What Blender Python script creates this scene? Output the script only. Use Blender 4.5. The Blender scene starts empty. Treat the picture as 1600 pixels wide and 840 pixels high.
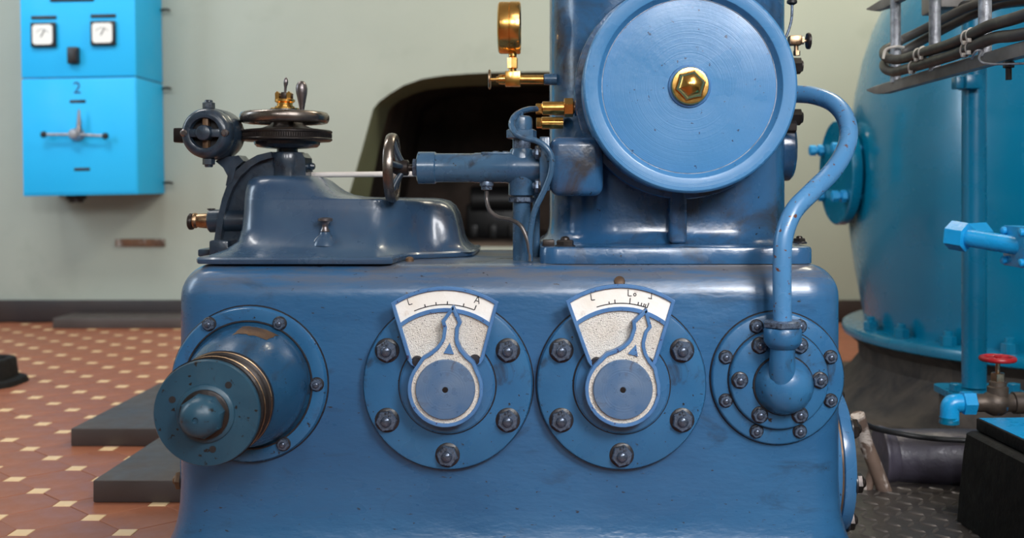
import bpy, bmesh, math, random
from mathutils import Vector, Quaternion, Matrix
random.seed(7)
scene = bpy.context.scene
COL = scene.collection
PI = math.pi
RAD = math.radians

# ------------------------------------------------------------------ camera
H = 0.72          # eye height above the tiled floor (m)
FP = 1660.0       # focal length in pixels of a 1600 px wide frame
VX, VY = 850.0, 290.0
F = 1.95          # distance of the front face of the machine
cam_d = bpy.data.cameras.new('camera')
cam = bpy.data.objects.new('camera', cam_d)
COL.objects.link(cam)
cam.location = (0, 0, H)
cam.rotation_euler = (PI/2, 0, 0)
cam_d.sensor_width = 36
cam_d.lens = 36*FP/1600
cam_d.shift_x = -(VX-800)/1600
cam_d.shift_y = -(420-VY)/1600
cam_d.clip_start = 0.05
cam_d.dof.use_dof = True
cam_d.dof.focus_distance = 1.97
cam_d.dof.aperture_fstop = 3.4
scene.camera = cam

# ------------------------------------------------------------------ light
world = bpy.data.worlds.new('world')
scene.world = world
world.use_nodes = True
world.node_tree.nodes['Background'].inputs[0].default_value = (0.93, 0.97, 1.0, 1)
world.node_tree.nodes['Background'].inputs[1].default_value = 0.07

def area(name, loc, target, sx, sy, power, color):
    d = bpy.data.lights.new(name, 'AREA')
    d.shape = 'RECTANGLE'; d.size = sx; d.size_y = sy
    d.energy = power; d.color = color
    o = bpy.data.objects.new(name, d); COL.objects.link(o)
    o.location = loc
    o.rotation_euler = (Vector(target)-Vector(loc)).to_track_quat('-Z', 'Y').to_euler()
    return o
area('skylight', (1.3, -0.6, 3.9), (0.5, 2.1, 0.5), 1.8, 1.8, 50, (1.0, 0.99, 0.97))
for wx, ww, wp in ((-2.4, .6, 6), (-.98, .38, 70), (.78, .62, 150), (2.35, .6, 20)):   # windows in the wall behind the viewer
    area('window_daylight', (wx, -4.3, 2.9), (wx*.4, 2.0, 0.5), ww, 1.8, wp, (0.97, 0.98, 1.0))
area('right_front_light', (1.3, -0.4, 2.0), (0.45, 2.0, 0.5), 0.7, 0.7, 11, (0.98, 0.98, 1.0)).data.spread = RAD(75)  # added unseen light that brightens the right half of the machine
area('window_daylight', (-4.5, 2.6, 2.3), (-1.6, 5.4, 0.7), 1.6, 2.0, 92, (0.72, 0.86, 1.0))
area('back_wall_light', (-2.3, 3.0, 3.7), (-2.3, 5.5, 1.0), 1.4, 0.6, 62, (1.0, 0.98, 0.95))  # unseen light added to brighten the cabinet front
area('back_wall_light', (1.4, 3.8, 3.5), (1.2, 5.6, 1.0), 1.2, 0.5, 92, (1.0, 0.90, 0.70))
scene.view_settings.view_transform = 'Standard'
scene.view_settings.look = 'None'
scene.view_settings.gamma = 1.0
scene.view_settings.use_curve_mapping = False
scene.view_settings.exposure = 0.0

# ------------------------------------------------------------------ helpers
def P(px, py, Y):
    return Vector(((px-VX)*Y/FP, Y, H+(VY-py)*Y/FP))
def S(n, Y): return n*Y/FP
def X_(px, Y): return (px-VX)*Y/FP
def Z_(py, Y): return H+(VY-py)*Y/FP

def srgb(r, g, b):
    f = lambda c: (c/255/12.92) if c/255 <= .04045 else ((c/255+.055)/1.055)**2.4
    return (f(r), f(g), f(b), 1)

MATS = {}
def mat(name, c1, c2=None, rough=.4, metal=0., scale=4., dirt=None, dirt_scale=9., dirt_lo=.62, dirt_hi=.72,
        chip=None, chip_lo=.70, bump=.0, bump_scale=60., bump2=0., bump2_scale=8., coat=0., rvar=.1, stretch=(1, 1, 1), spec=.5, band=None, turned=0., coat_rough=.12, chip_scale=95):
    m = bpy.data.materials.new(name); m.use_nodes = True
    nt = m.node_tree; N = nt.nodes; L = nt.links
    b = N['Principled BSDF']
    b.inputs['Metallic'].default_value = metal
    b.inputs['Coat Weight'].default_value = coat
    b.inputs['Coat Roughness'].default_value = coat_rough
    b.inputs['Specular IOR Level'].default_value = spec
    tc = N.new('ShaderNodeTexCoord'); mp = N.new('ShaderNodeMapping')
    mp.inputs['Scale'].default_value = stretch
    L.new(tc.outputs['Object'], mp.inputs['Vector'])
    def noise(sc, det=4, dist=0., rgh=.55):
        n = N.new('ShaderNodeTexNoise'); n.inputs['Scale'].default_value = sc
        n.inputs['Detail'].default_value = det; n.inputs['Distortion'].default_value = dist
        n.inputs['Roughness'].default_value = rgh
        L.new(mp.outputs['Vector'], n.inputs['Vector']); return n.outputs['Fac']
    def ramp(src, lo, hi):
        r = N.new('ShaderNodeMapRange'); r.inputs['From Min'].default_value = lo; r.inputs['From Max'].default_value = hi
        L.new(src, r.inputs['Value']); return r.outputs['Result']
    def mix(fac, a, bb):
        x = N.new('ShaderNodeMix'); x.data_type = 'RGBA'
        L.new(fac, x.inputs['Factor'])
        for s, v in ((x.inputs[6], a), (x.inputs[7], bb)):
            if isinstance(v, tuple): s.default_value = v
            else: L.new(v, s)
        return x.outputs[2]
    col = c1
    n0 = noise(scale, 5, .4)
    if c2: col = mix(ramp(n0, .35, .65), c1, c2)
    if dirt: col = mix(ramp(noise(dirt_scale, 8, .8, .65), dirt_lo, dirt_hi), col, dirt)
    if band:   # worn streaks between two heights of the object
        sep = N.new('ShaderNodeSeparateXYZ'); L.new(tc.outputs['Object'], sep.inputs['Vector'])
        m2 = N.new('ShaderNodeMapping'); m2.inputs['Scale'].default_value = (2.5, 8, 26); L.new(tc.outputs['Object'], m2.inputs['Vector'])
        nz = N.new('ShaderNodeTexNoise'); nz.inputs['Scale'].default_value = 2.2; nz.inputs['Detail'].default_value = 9; nz.inputs['Roughness'].default_value = .7; L.new(m2.outputs['Vector'], nz.inputs['Vector'])
        ml = N.new('ShaderNodeMath'); ml.operation = 'MULTIPLY'
        L.new(ramp(sep.outputs['Z'], band[0], band[1]), ml.inputs[0]); L.new(ramp(nz.outputs['Fac'], .36, .60), ml.inputs[1])
        col = mix(ml.outputs[0], col, band[2])
    if chip: col = mix(ramp(noise(chip_scale, 3, .2), chip_lo-.045, chip_lo-.02), col, chip)
    if isinstance(col, tuple): b.inputs['Base Color'].default_value = col
    else: L.new(col, b.inputs['Base Color'])
    rr = N.new('ShaderNodeMapRange'); rr.inputs['To Min'].default_value = max(.02, rough-rvar); rr.inputs['To Max'].default_value = rough+rvar
    rr.inputs['From Min'].default_value = .3; rr.inputs['From Max'].default_value = .7
    L.new(noise(scale*3.1, 4), rr.inputs['Value']); L.new(rr.outputs['Result'], b.inputs['Roughness'])
    prev = None
    for st, sc in ((bump2, bump2_scale), (bump, bump_scale)):
        if st:
            bp = N.new('ShaderNodeBump'); bp.inputs['Strength'].default_value = st; bp.inputs['Distance'].default_value = .01
            L.new(noise(sc, 4), bp.inputs['Height'])
            if prev: L.new(prev, bp.inputs['Normal'])
            prev = bp.outputs['Normal']
    if turned:   # fine concentric turning marks about the object's Y axis
        sp = N.new('ShaderNodeSeparateXYZ'); L.new(tc.outputs['Object'], sp.inputs['Vector'])
        cb = N.new('ShaderNodeCombineXYZ'); L.new(sp.outputs['X'], cb.inputs['X']); L.new(sp.outputs['Z'], cb.inputs['Y'])
        ln = N.new('ShaderNodeVectorMath'); ln.operation = 'LENGTH'; L.new(cb.outputs['Vector'], ln.inputs[0])
        t1 = N.new('ShaderNodeTexNoise'); t1.noise_dimensions = '1D'; t1.inputs['Scale'].default_value = 420; t1.inputs['Detail'].default_value = 3
        L.new(ln.outputs['Value'], t1.inputs['W'])
        bp = N.new('ShaderNodeBump'); bp.inputs['Strength'].default_value = turned; bp.inputs['Distance'].default_value = .002
        L.new(t1.outputs['Fac'], bp.inputs['Height'])
        if prev: L.new(prev, bp.inputs['Normal'])
        prev = bp.outputs['Normal']
    if prev: L.new(prev, b.inputs['Normal'])
    MATS[name] = m
    return m

GRIME = srgb(38, 34, 34)
BLUE = mat('blue_enamel', srgb(50, 98, 142), srgb(62, 112, 156), rough=.26, scale=3., dirt=srgb(44, 62, 90), dirt_scale=7, dirt_lo=.60, dirt_hi=.78,
           chip=srgb(48, 46, 52), chip_lo=.745, bump=.05, bump_scale=70, bump2=.10, bump2_scale=14, coat=.25, stretch=(1, 1, 1))
BLUE_HOUSING = mat('housing_blue_enamel', srgb(40, 88, 130), srgb(50, 102, 146), rough=.31, scale=3., dirt=srgb(38, 62, 88), dirt_scale=10, dirt_lo=.58, dirt_hi=.78, coat_rough=.2, stretch=(.6, 1, 1.5),
           chip=srgb(44, 44, 52), chip_lo=.74, bump=.08, bump_scale=70, bump2=.26, bump2_scale=14, coat=.5, band=(.515, .57, srgb(104, 100, 100)))
BLUE_PIPE = mat('blue_pipe_enamel', srgb(72, 126, 174), srgb(82, 136, 182), rough=.30, scale=5., chip=srgb(96, 56, 42), chip_lo=.70, bump=.03, bump_scale=60, bump2=.04, bump2_scale=14, coat=.3)
BLUE_DISC_LIT = mat('blue_disc_enamel_lit', srgb(64, 124, 174), srgb(70, 130, 180), rough=.30, scale=2.5, chip=srgb(40, 60, 90), chip_lo=.74, bump=.05, bump_scale=45, bump2=.03, bump2_scale=10, coat=.1, turned=.12)  # housing paint with the disc's brighter light mixed into the base colour
BLUE_FLG = mat('blue_flange_enamel', srgb(40, 94, 138), srgb(52, 108, 152), rough=.33, scale=6., dirt=srgb(42, 52, 68), dirt_scale=16, dirt_lo=.56, dirt_hi=.72, chip=GRIME, chip_lo=.72, bump=.05, bump_scale=70, bump2=.05, bump2_scale=16, coat=.2)
BLUE_HOOD = mat('worn_blue_cover_enamel', srgb(42, 66, 94), srgb(60, 84, 108), rough=.29, scale=4., dirt=srgb(70, 74, 86), dirt_scale=8, dirt_lo=.58, dirt_hi=.75, chip=srgb(48, 46, 52), chip_lo=.76, bump=.04, bump_scale=60, bump2=.06, bump2_scale=12, coat=.3)
BLUE_OILY = mat('oily_blue_paint', srgb(34, 48, 62), srgb(50, 64, 80), rough=.34, scale=9., dirt=srgb(26, 28, 34), dirt_scale=12, dirt_lo=.48, dirt_hi=.66, bump=.08, bump_scale=60, bump2=.1, bump2_scale=18, coat=.4)
BLUE_COLUMN = mat('column_blue_enamel', srgb(36, 76, 114), srgb(50, 96, 138), rough=.25, scale=4., dirt=srgb(56, 56, 62), dirt_scale=7, dirt_lo=.50, dirt_hi=.68, chip=GRIME, chip_lo=.75, bump=.08, bump_scale=50, bump2=.22, bump2_scale=11, coat=.4)
BLUE_VALVE = mat('grey_blue_valve_enamel', srgb(48, 80, 110), srgb(66, 98, 126), rough=.26, scale=8., dirt=srgb(50, 52, 60), dirt_scale=14, dirt_lo=.54, dirt_hi=.70, chip=GRIME, chip_lo=.73, bump=.06, bump_scale=60, bump2=.08, bump2_scale=18, coat=.3)
BLUE_DARK = mat('dark_teal_bearing_enamel', srgb(28, 70, 104), srgb(40, 84, 118), rough=.26, scale=5., dirt=srgb(40, 48, 60), dirt_scale=12, dirt_lo=.56, dirt_hi=.74, chip=GRIME, chip_lo=.73, bump=.05, bump_scale=70, bump2=.08, bump2_scale=14, coat=.4)
BLUE_PULLEY = mat('teal_blue_pulley_paint', srgb(36, 70, 90), srgb(48, 84, 104), rough=.36, scale=8., dirt=srgb(40, 46, 54), dirt_scale=18, dirt_lo=.60, dirt_hi=.70, chip=srgb(30, 28, 28), chip_lo=.70, bump=.04, bump_scale=80)
BLUE_RIM = mat('blue_dial_rim', srgb(70, 114, 166), srgb(84, 128, 178), rough=.4, scale=20., chip=srgb(50, 50, 90), chip_lo=.70, bump=.08, bump_scale=150)
KNOB = mat('worn_blue_knob', srgb(82, 118, 160), srgb(112, 136, 166), rough=.32, scale=14., dirt=srgb(84, 78, 84), dirt_scale=22, dirt_lo=.58, dirt_hi=.74, bump=.03, bump_scale=90, metal=.25, turned=.15)
SILVER = mat('hammered_silver', srgb(246, 242, 234), srgb(226, 214, 198), rough=.5, scale=9., dirt=srgb(150, 122, 98), dirt_scale=14, dirt_lo=.60, dirt_hi=.78, bump=.55, bump_scale=420, metal=.15, chip=srgb(96, 84, 76), chip_lo=.665, chip_scale=560)
SCALE_M = mat('dial_scale_enamel', srgb(252, 250, 246), srgb(244, 238, 228), rough=.45, scale=12., dirt=srgb(190, 165, 140), dirt_scale=20, dirt_lo=.62, dirt_hi=.8, bump=.08, bump_scale=160)
INK = mat('black_ink', srgb(34, 32, 34), rough=.6)
STEEL = mat('bare_steel', srgb(140, 132, 132), srgb(112, 104, 104), rough=.3, metal=.85, scale=6., bump=.05, bump_scale=120)
NUT = mat('blue_grey_nut', srgb(84, 100, 122), srgb(106, 120, 140), rough=.3, metal=.4, scale=60., dirt=srgb(36, 36, 40), dirt_scale=90, dirt_lo=.5, dirt_hi=.65, bump=.05, bump_scale=120)
STUD = mat('stud_end_steel', srgb(100, 112, 132), srgb(76, 84, 100), rough=.25, metal=.6, scale=60.)
LINE_GREY = mat('grey_steel_line', srgb(112, 106, 104), srgb(86, 82, 82), rough=.35, metal=.6, scale=12.)
GREASE_SHADE = mat('black_grease_shade', srgb(34, 34, 40), srgb(46, 44, 48), rough=.35, scale=40, bump=.1, bump_scale=90)  # grease around nuts, also the shadow lines in flange joints
BRASS = mat('polished_brass', srgb(244, 192, 112), srgb(230, 172, 92), rough=.22, metal=1., scale=20., rvar=.06)
BRASS_DULL = mat('tarnished_brass', srgb(190, 160, 128), srgb(146, 118, 92), rough=.34, metal=1., scale=40.)
BRONZE_RIM = mat('worn_steel_rim', srgb(150, 140, 132), srgb(104, 95, 90), rough=.28, metal=.9, scale=9.)
DARK_IRON = mat('dark_iron', srgb(62, 54, 50), srgb(44, 40, 40), rough=.38, metal=.6, scale=12., bump=.05, bump_scale=90)
OLD_IRON = mat('rusty_iron', srgb(120, 92, 66), srgb(84, 66, 54), rough=.5, metal=.4, scale=30., bump=.1, bump_scale=90)
BLACK = mat('black_plastic', srgb(26, 26, 28), rough=.45)
SLAB = mat('black_slab_paint', srgb(70, 62, 60), srgb(78, 70, 68), rough=.5, scale=5., bump=.05, bump_scale=80)
CAB = mat('light_blue_cabinet_paint', srgb(20, 184, 250), srgb(26, 188, 252), rough=.55, scale=2., bump=.01, bump_scale=50)
WHITE = mat('white_meter_face', srgb(236, 236, 232), rough=.5)
WHITE_ROD = mat('white_painted_rod', srgb(220, 212, 206), rough=.45)
TANK = mat('teal_tank_enamel', srgb(0, 112, 148), srgb(4, 120, 156), rough=.26, scale=2., bump=.02, bump_scale=40, bump2=.05, bump2_scale=6, coat=.4)
TANK_PIPE = mat('teal_pipe_enamel', srgb(0, 98, 132), srgb(4, 106, 140), rough=.3, scale=4., bump=.02, bump_scale=60)
CYAN = mat('bright_blue_enamel', srgb(22, 150, 214), srgb(30, 158, 220), rough=.3, scale=6., bump=.04, bump_scale=60)
CONCRETE = mat('dirty_concrete', srgb(80, 72, 65), srgb(58, 52, 50), rough=.8, scale=4., dirt=srgb(40, 38, 40), dirt_scale=6, dirt_lo=.45, dirt_hi=.65, bump=.4, bump_scale=30)
LAGGING = mat('purple_grey_lagging', srgb(70, 66, 78), srgb(52, 48, 58), rough=.45, scale=8., bump=.35, bump_scale=14, bump2=.3, bump2_scale=30)
BLACK_BLOCK = mat('black_rough_paint', srgb(20, 19, 20), srgb(26, 25, 25), rough=.75, spec=.25, scale=10., bump=.3, bump_scale=40, chip=srgb(90, 86, 80), chip_lo=.77)
GALV = mat('galvanised_steel', srgb(184, 186, 192), srgb(140, 142, 148), rough=.5, metal=.6, scale=60., bump=.2, bump_scale=160)
TRAY = mat('tray_rail_steel', srgb(146, 142, 138), srgb(122, 118, 114), rough=.5, metal=.2, scale=10.)
CABLE = mat('grey_black_cable', srgb(62, 58, 56), srgb(74, 70, 66), rough=.5, scale=9., bump=.03, bump_scale=60)
TIE = mat('white_cable_tie', srgb(214, 206, 196), rough=.5)
RED = mat('red_wheel_paint', srgb(176, 28, 34), srgb(150, 22, 30), rough=.35, scale=20.)
BARE_PIPE = mat('bare_valve_iron', srgb(96, 84, 74), srgb(70, 62, 58), rough=.5, metal=.5, scale=20., dirt=srgb(30, 130, 190), dirt_scale=14, dirt_lo=.60, dirt_hi=.64, bump=.15, bump_scale=50)
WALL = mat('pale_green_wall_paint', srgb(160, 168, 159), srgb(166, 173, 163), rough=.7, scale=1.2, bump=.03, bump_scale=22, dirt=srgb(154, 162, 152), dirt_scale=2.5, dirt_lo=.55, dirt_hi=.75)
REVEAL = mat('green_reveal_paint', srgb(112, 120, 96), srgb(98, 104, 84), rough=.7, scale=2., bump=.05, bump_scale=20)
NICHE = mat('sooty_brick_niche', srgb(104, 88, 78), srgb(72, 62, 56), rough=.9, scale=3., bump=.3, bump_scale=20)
BASEB = mat('dark_baseboard_paint', srgb(56, 46, 44), srgb(46, 40, 42), rough=.5, scale=4.)
TILE_B = mat('brown_clay_tile', srgb(146, 88, 64), srgb(160, 98, 70), rough=.42, scale=5., dirt=srgb(132, 80, 60), dirt_scale=3, bump=.02, bump_scale=60)
TILE_C = mat('cream_clay_tile', srgb(238, 206, 160), srgb(222, 184, 138), rough=.42, scale=5., bump=.02, bump_scale=60)
GROUT = mat('dark_grout', srgb(138, 84, 62), srgb(128, 80, 60), rough=.8, scale=8.)
CHECKER = mat('checker_plate_steel', srgb(76, 70, 68), srgb(60, 56, 56), rough=.42, metal=.35, scale=8., bump=.05, bump_scale=60)
CHECKER_BAR = mat('worn_tread_steel', srgb(104, 97, 92), srgb(86, 80, 77), rough=.4, metal=.45, scale=20.)
DIRTY_WOOD = mat('paint_splashed_strut', srgb(112, 92, 80), srgb(84, 68, 60), rough=.7, scale=14., dirt=srgb(186, 174, 166), dirt_scale=16, dirt_lo=.50, dirt_hi=.58, bump=.2, bump_scale=40)
GLASS_F = mat('gauge_face_glass', srgb(206, 204, 198), rough=.12)

def wl(o):
    v = Vector((0, 0, 0))
    while o: v = v+o.location; o = o.parent
    return v
def finish(bm, ang=38):
    bmesh.ops.recalc_face_normals(bm, faces=bm.faces)
    me = bpy.data.meshes.new('mesh')
    bm.to_mesh(me); bm.free()
    for p in me.polygons: p.use_smooth = True
    me.set_sharp_from_angle(angle=math.radians(ang))
    return me
def tag(o, label, cat, group=None):
    o['label'] = label; o['category'] = cat
    if group: o['group'] = group
def obj(name, bm, m, parent=None, label=None, ang=38, origin=None, stuff=False):
    off = wl(parent) if parent else (Vector(origin) if origin else Vector((0, 0, 0)))
    bmesh.ops.translate(bm, verts=bm.verts, vec=-off)
    me = finish(bm, ang); me.name = name
    me.materials.append(m)
    o = bpy.data.objects.new(name, me); COL.objects.link(o)
    if parent: o.parent = parent
    else: o.location = off
    if label: o['label'] = label
    if stuff: o['kind'] = 'stuff'
    return o
def thing(name, label, cat, loc, group=None):
    o = bpy.data.objects.new(name, None); COL.objects.link(o); o.location = loc
    o.empty_display_size = .05
    tag(o, label, cat, group); return o
def inst(name, me, parent, pos, quat=None, label=None):
    o = bpy.data.objects.new(name, me); COL.objects.link(o)
    o.parent = parent; o.location = Vector(pos)-wl(parent)
    if quat: o.rotation_mode = 'QUATERNION'; o.rotation_quaternion = quat
    if label: o['label'] = label
    return o
NB = bmesh.new
def lathe(bm, prof, origin, axis=(0, -1, 0), segs=48, phase=0., cap=True):
    q = Vector((0, 0, 1)).rotation_difference(Vector(axis).normalized())
    o = Vector(origin); rings = []
    for r, t in prof:
        if r < 1e-6: rings.append([bm.verts.new(o+q@Vector((0, 0, t)))])
        else: rings.append([bm.verts.new(o+q@Vector((r*math.cos(phase+2*PI*i/segs), r*math.sin(phase+2*PI*i/segs), t))) for i in range(segs)])
    for a, b in zip(rings, rings[1:]):
        if len(a) == 1 and len(b) == 1: continue
        for i in range(segs):
            j = (i+1) % segs
            if len(a) == 1: bm.faces.new((a[0], b[i], b[j]))
            elif len(b) == 1: bm.faces.new((a[i], a[j], b[0]))
            else: bm.faces.new((a[i], a[j], b[j], b[i]))
    if cap:
        for rg in (rings[0], rings[-1]):
            if len(rg) > 2: bm.faces.new(rg)
    return bm
def cyl(bm, p0, p1, r, segs=24, bev=.0, r2=None):
    p0 = Vector(p0); p1 = Vector(p1); d = p1-p0; Ln = d.length; r2 = r if r2 is None else r2
    if bev: pr = [(r-bev, 0), (r, bev), (r2, Ln-bev), (r2-bev, Ln)]
    else: pr = [(r, 0), (r2, Ln)]
    return lathe(bm, pr, p0, d, segs)
def hexp(bm, p0, p1, R, phase=0.):
    p0 = Vector(p0); p1 = Vector(p1); d = p1-p0; c = min(R*.12, d.length*.25)
    return lathe(bm, [(R-c, 0), (R, c*.6), (R, d.length-c*.6), (R-c, d.length)], p0, d, 6, phase)
def box(bm, lo, hi, bev=0., segs=2):
    t = bmesh.new(); lo = Vector(lo); hi = Vector(hi)
    bmesh.ops.create_cube(t, size=1)
    for v in t.verts: v.co = Vector([(lo[i]+hi[i])/2+v.co[i]*(hi[i]-lo[i]) for i in range(3)])
    if bev: bmesh.ops.bevel(t, geom=t.edges[:]+t.verts[:], offset=bev, segments=segs, affect='EDGES', profile=.5)
    me = bpy.data.meshes.new('t'); t.to_mesh(me); t.free(); bm.from_mesh(me); bpy.data.meshes.remove(me)
    return bm
def catmull(pts, n=8):
    pts = [Vector(p) for p in pts]; out = []
    e = [pts[0]*2-pts[1]]+pts+[pts[-1]*2-pts[-2]]
    for i in range(1, len(e)-2):
        a, b, c, d = e[i-1:i+3]
        for k in range(n):
            t = k/n
            out.append(.5*((2*b)+(c-a)*t+(2*a-5*b+4*c-d)*t*t+(3*b-a-3*c+d)*t**3))
    out.append(pts[-1]); return out
def tube(bm, pts, r, segs=14, n=8, smooth=True, cap=True):
    path = catmull(pts, n) if smooth else [Vector(p) for p in pts]
    nrm = None; rings = []
    for i, p in enumerate(path):
        t = (path[min(i+1, len(path)-1)]-path[max(i-1, 0)]).normalized()
        if nrm is None:
            nrm = t.orthogonal().normalized()
        else:
            nrm = (nrm-t*nrm.dot(t)).normalized()
        bn = t.cross(nrm)
        rr = r(i/(len(path)-1)) if callable(r) else r
        rings.append([bm.verts.new(p+(nrm*math.cos(2*PI*k/segs)+bn*math.sin(2*PI*k/segs))*rr) for k in range(segs)])
    for a, b in zip(rings, rings[1:]):
        for k in range(segs): bm.faces.new((a[k], a[(k+1) % segs], b[(k+1) % segs], b[k]))
    if cap: bm.faces.new(rings[0]); bm.faces.new(rings[-1])
    return bm
def prism(bm, pts, y0, y1):
    """extrude an x-z outline from y0 (front) to y1 (back)"""
    a = [bm.verts.new((x, y0, z)) for x, z in pts]; b = [bm.verts.new((x, y1, z)) for x, z in pts]
    bm.faces.new(a); bm.faces.new(b[::-1])
    for i in range(len(a)):
        j = (i+1) % len(a); bm.faces.new((a[i], a[j], b[j], b[i]))
    return bm
def inset_pts(pts, w):
    n = len(pts); A = sum(pts[i][0]*pts[(i+1) % n][1]-pts[(i+1) % n][0]*pts[i][1] for i in range(n)); s = 1 if A > 0 else -1
    out = []
    for i in range(n):
        p0, p, p1 = Vector(pts[i-1]), Vector(pts[i]), Vector(pts[(i+1) % n])
        d0 = (p-p0).normalized(); d1 = (p1-p).normalized()
        n0 = Vector((-d0.y, d0.x))*s; n1 = Vector((-d1.y, d1.x))*s
        m = (n0+n1); m = m.normalized() if m.length > 1e-5 else n0
        k = w/max(.45, m.dot(n0)); q = p+m*k
        out.append((q.x, q.y))
    return out
def frame(bm, pts, w, y0, y1):
    """raised rim following an outline"""
    i_ = inset_pts(pts, w); n = len(pts)
    mid_o = inset_pts(pts, w*.15); mid_i = inset_pts(pts, w*.85)
    L = [[bm.verts.new((x, y, z)) for x, z in q] for q, y in ((pts, y1), (pts, y0+w*.12), (mid_o, y0), (mid_i, y0), (i_, y0+w*.12), (i_, y1))]
    for k in range(6):
        a, b = L[k], L[(k+1) % 6]
        for i in range(n):
            j = (i+1) % n; bm.faces.new((a[i], a[j], b[j], b[i]))
    return bm
def rrect(x0, x1, y0, y1, r, n=6):
    pts = []; r = max(.001, min(r, (x1-x0)/2-.001, (y1-y0)/2-.001))
    for cx, cy, a0 in ((x1-r, y1-r, 0), (x0+r, y1-r, PI/2), (x0+r, y0+r, PI), (x1-r, y0+r, 1.5*PI)):
        for k in range(n+1):
            a = a0+PI/2*k/n; pts.append((cx+r*math.cos(a), cy+r*math.sin(a)))
    return pts
def densify(pts, d):
    out = []
    for i in range(len(pts)):
        a = Vector(pts[i]); b = Vector(pts[(i+1) % len(pts)]); m = max(1, int((b-a).length/d))
        for k in range(m): q = a+(b-a)*k/m; out.append((q.x, q.y))
    return out
def loft(bm, rings, cap=True):
    vs = [[bm.verts.new(p) for p in r] for r in rings]
    for a, b in zip(vs, vs[1:]):
        n = len(a)
        for i in range(n):
            j = (i+1) % n; bm.faces.new((a[i], a[j], b[j], b[i]))
    if cap: bm.faces.new(vs[0][::-1]); bm.faces.new(vs[-1])
    return bm
def torus(bm, c, axis, R, r, segs=48, rs=12, rx=None):
    q = Vector((0, 0, 1)).rotation_difference(Vector(axis).normalized()); c = Vector(c); rx = rx or r
    vs = []
    for i in range(segs):
        a = 2*PI*i/segs
        vs.append([bm.verts.new(c+q@Vector(((R+r*math.cos(2*PI*k/rs))*math.cos(a), (R+r*math.cos(2*PI*k/rs))*math.sin(a), rx*math.sin(2*PI*k/rs)))) for k in range(rs)])
    for i in range(segs):
        a = vs[i]; b = vs[(i+1) % segs]
        for k in range(rs): bm.faces.new((a[k], a[(k+1) % rs], b[(k+1) % rs], b[k]))
    return bm
# hexagon nuts: shared meshes, axis +Z
NM = {}
def nut_meshes(R):
    k = round(R, 4)
    if k not in NM:
        a = NB(); lathe(a, [(R*.92, .0), (R, R*.06), (R, R*.55), (R*.90, R*.68), (R*.55, R*.70)], (0, 0, 0), (0, 0, 1), 6); a = finish(a, 30)
        b = NB(); lathe(b, [(R*.50, R*.6), (R*.50, R*.86), (R*.40, R*1.0), (R*.2, R*1.08), (0, R*1.1)], (0, 0, 0), (0, 0, 1), 16); b = finish(b, 60)
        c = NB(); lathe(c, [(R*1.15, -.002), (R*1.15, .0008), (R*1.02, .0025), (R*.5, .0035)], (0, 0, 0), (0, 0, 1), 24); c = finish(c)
        a.materials.append(NUT); b.materials.append(STUD); c.materials.append(GREASE_SHADE)
        NM[k] = (a, b, c)
    return NM[k]
def nut(parent, pos, R, axis=(0, -1, 0), rot=None, washer=True, m=None):
    a, b, c = nut_meshes(R)
    if m:
        k = (round(R, 4), m.name)
        if k not in NM:
            a2 = a.copy(); a2.materials.clear(); a2.materials.append(m); b2 = b.copy(); b2.materials.clear(); b2.materials.append(m); NM[k] = (a2, b2)
        a, b = NM[k]
    q = Vector((0, 0, 1)).rotation_difference(Vector(axis).normalized()) @ Quaternion((0, 0, 1), random.uniform(0, 1.05) if rot is None else rot)
    n = inst('nut', a, parent, pos, q)
    s = bpy.data.objects.new('stud', b); COL.objects.link(s); s.parent = n
    if washer:
        w = bpy.data.objects.new('grease_ring', c); COL.objects.link(w); w.parent = n
    return n
def textmesh(body, size):
    c = bpy.data.curves.new('t', 'FONT'); c.body = body; c.size = size; c.extrude = .0006; c.align_x = 'CENTER'; c.align_y = 'CENTER'
    o = bpy.data.objects.new('t', c); COL.objects.link(o)
    me = bpy.data.meshes.new_from_object(o.evaluated_get(bpy.context.evaluated_depsgraph_get()))
    bpy.data.objects.remove(o); bpy.data.curves.remove(c); return me

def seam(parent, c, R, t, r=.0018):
    """dark line in the joint around a round flange"""
    b = NB(); torus(b, Vector(c)+Vector((0, -t, 0)), (0, 1, 0), R, r, 72, 6); return obj('grime_shade_seam', b, GREASE_SHADE, parent)  # black ring paints in joint grime plus the shadow below the flange

# ------------------------------------------------------------------ setting
def structure(o): o['kind'] = 'structure'; return o
YW = 5.64
b = NB(); box(b, (-4.6, -4.4, -.12), (4.6, YW+.1, -.004)); floor = structure(obj('floor', b, GROUT))
b = NB(); box(b, (.5, -4.4, -.05), (4.6, 4.35, .001)); structure(obj('floor', b, CONCRETE))
AX, AY = .1075, .1005
X0, Y0 = -.8717, 2.209
ss = .0205
def tile_mesh(pts, m, h=.005):
    t = NB(); i1 = inset_pts(pts, .0005); i2 = inset_pts(pts, .0016)
    loft(t, [[(x, y, -h) for x, y in i1], [(x, y, -.0008) for x, y in i1], [(x, y, 0) for x, y in i2]])
    me = finish(t, 20); me.materials.append(m); return me
sq = tile_mesh([(-ss, -ss), (ss, -ss), (ss, ss), (-ss, ss)], TILE_C)
oc = tile_mesh([(AX-ss, -ss), (AX-ss, ss), (ss, AY-ss), (-ss, AY-ss), (-AX+ss, ss), (-AX+ss, -ss), (-ss, -AY+ss), (ss, -AY+ss)], TILE_B)
cand = []
for i in range(-30, 12):
    for j in range(-12, 40):
        x = X0+i*AX; y = Y0+j*AY
        if not (-3.7 < x < -.3 and 1.3 < y < YW-.05): continue
        px = VX+x*FP/y; py = VY+H*FP/y
        vis = -60 < px < 300 and 485 < py < 880
        d = 0 if vis else 1
        cand.append((d, y, x, (i+j) % 2 == 0))
cand.sort()
cnt = {True: 0, False: 0}; rest = {True: NB(), False: NB()}
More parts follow.
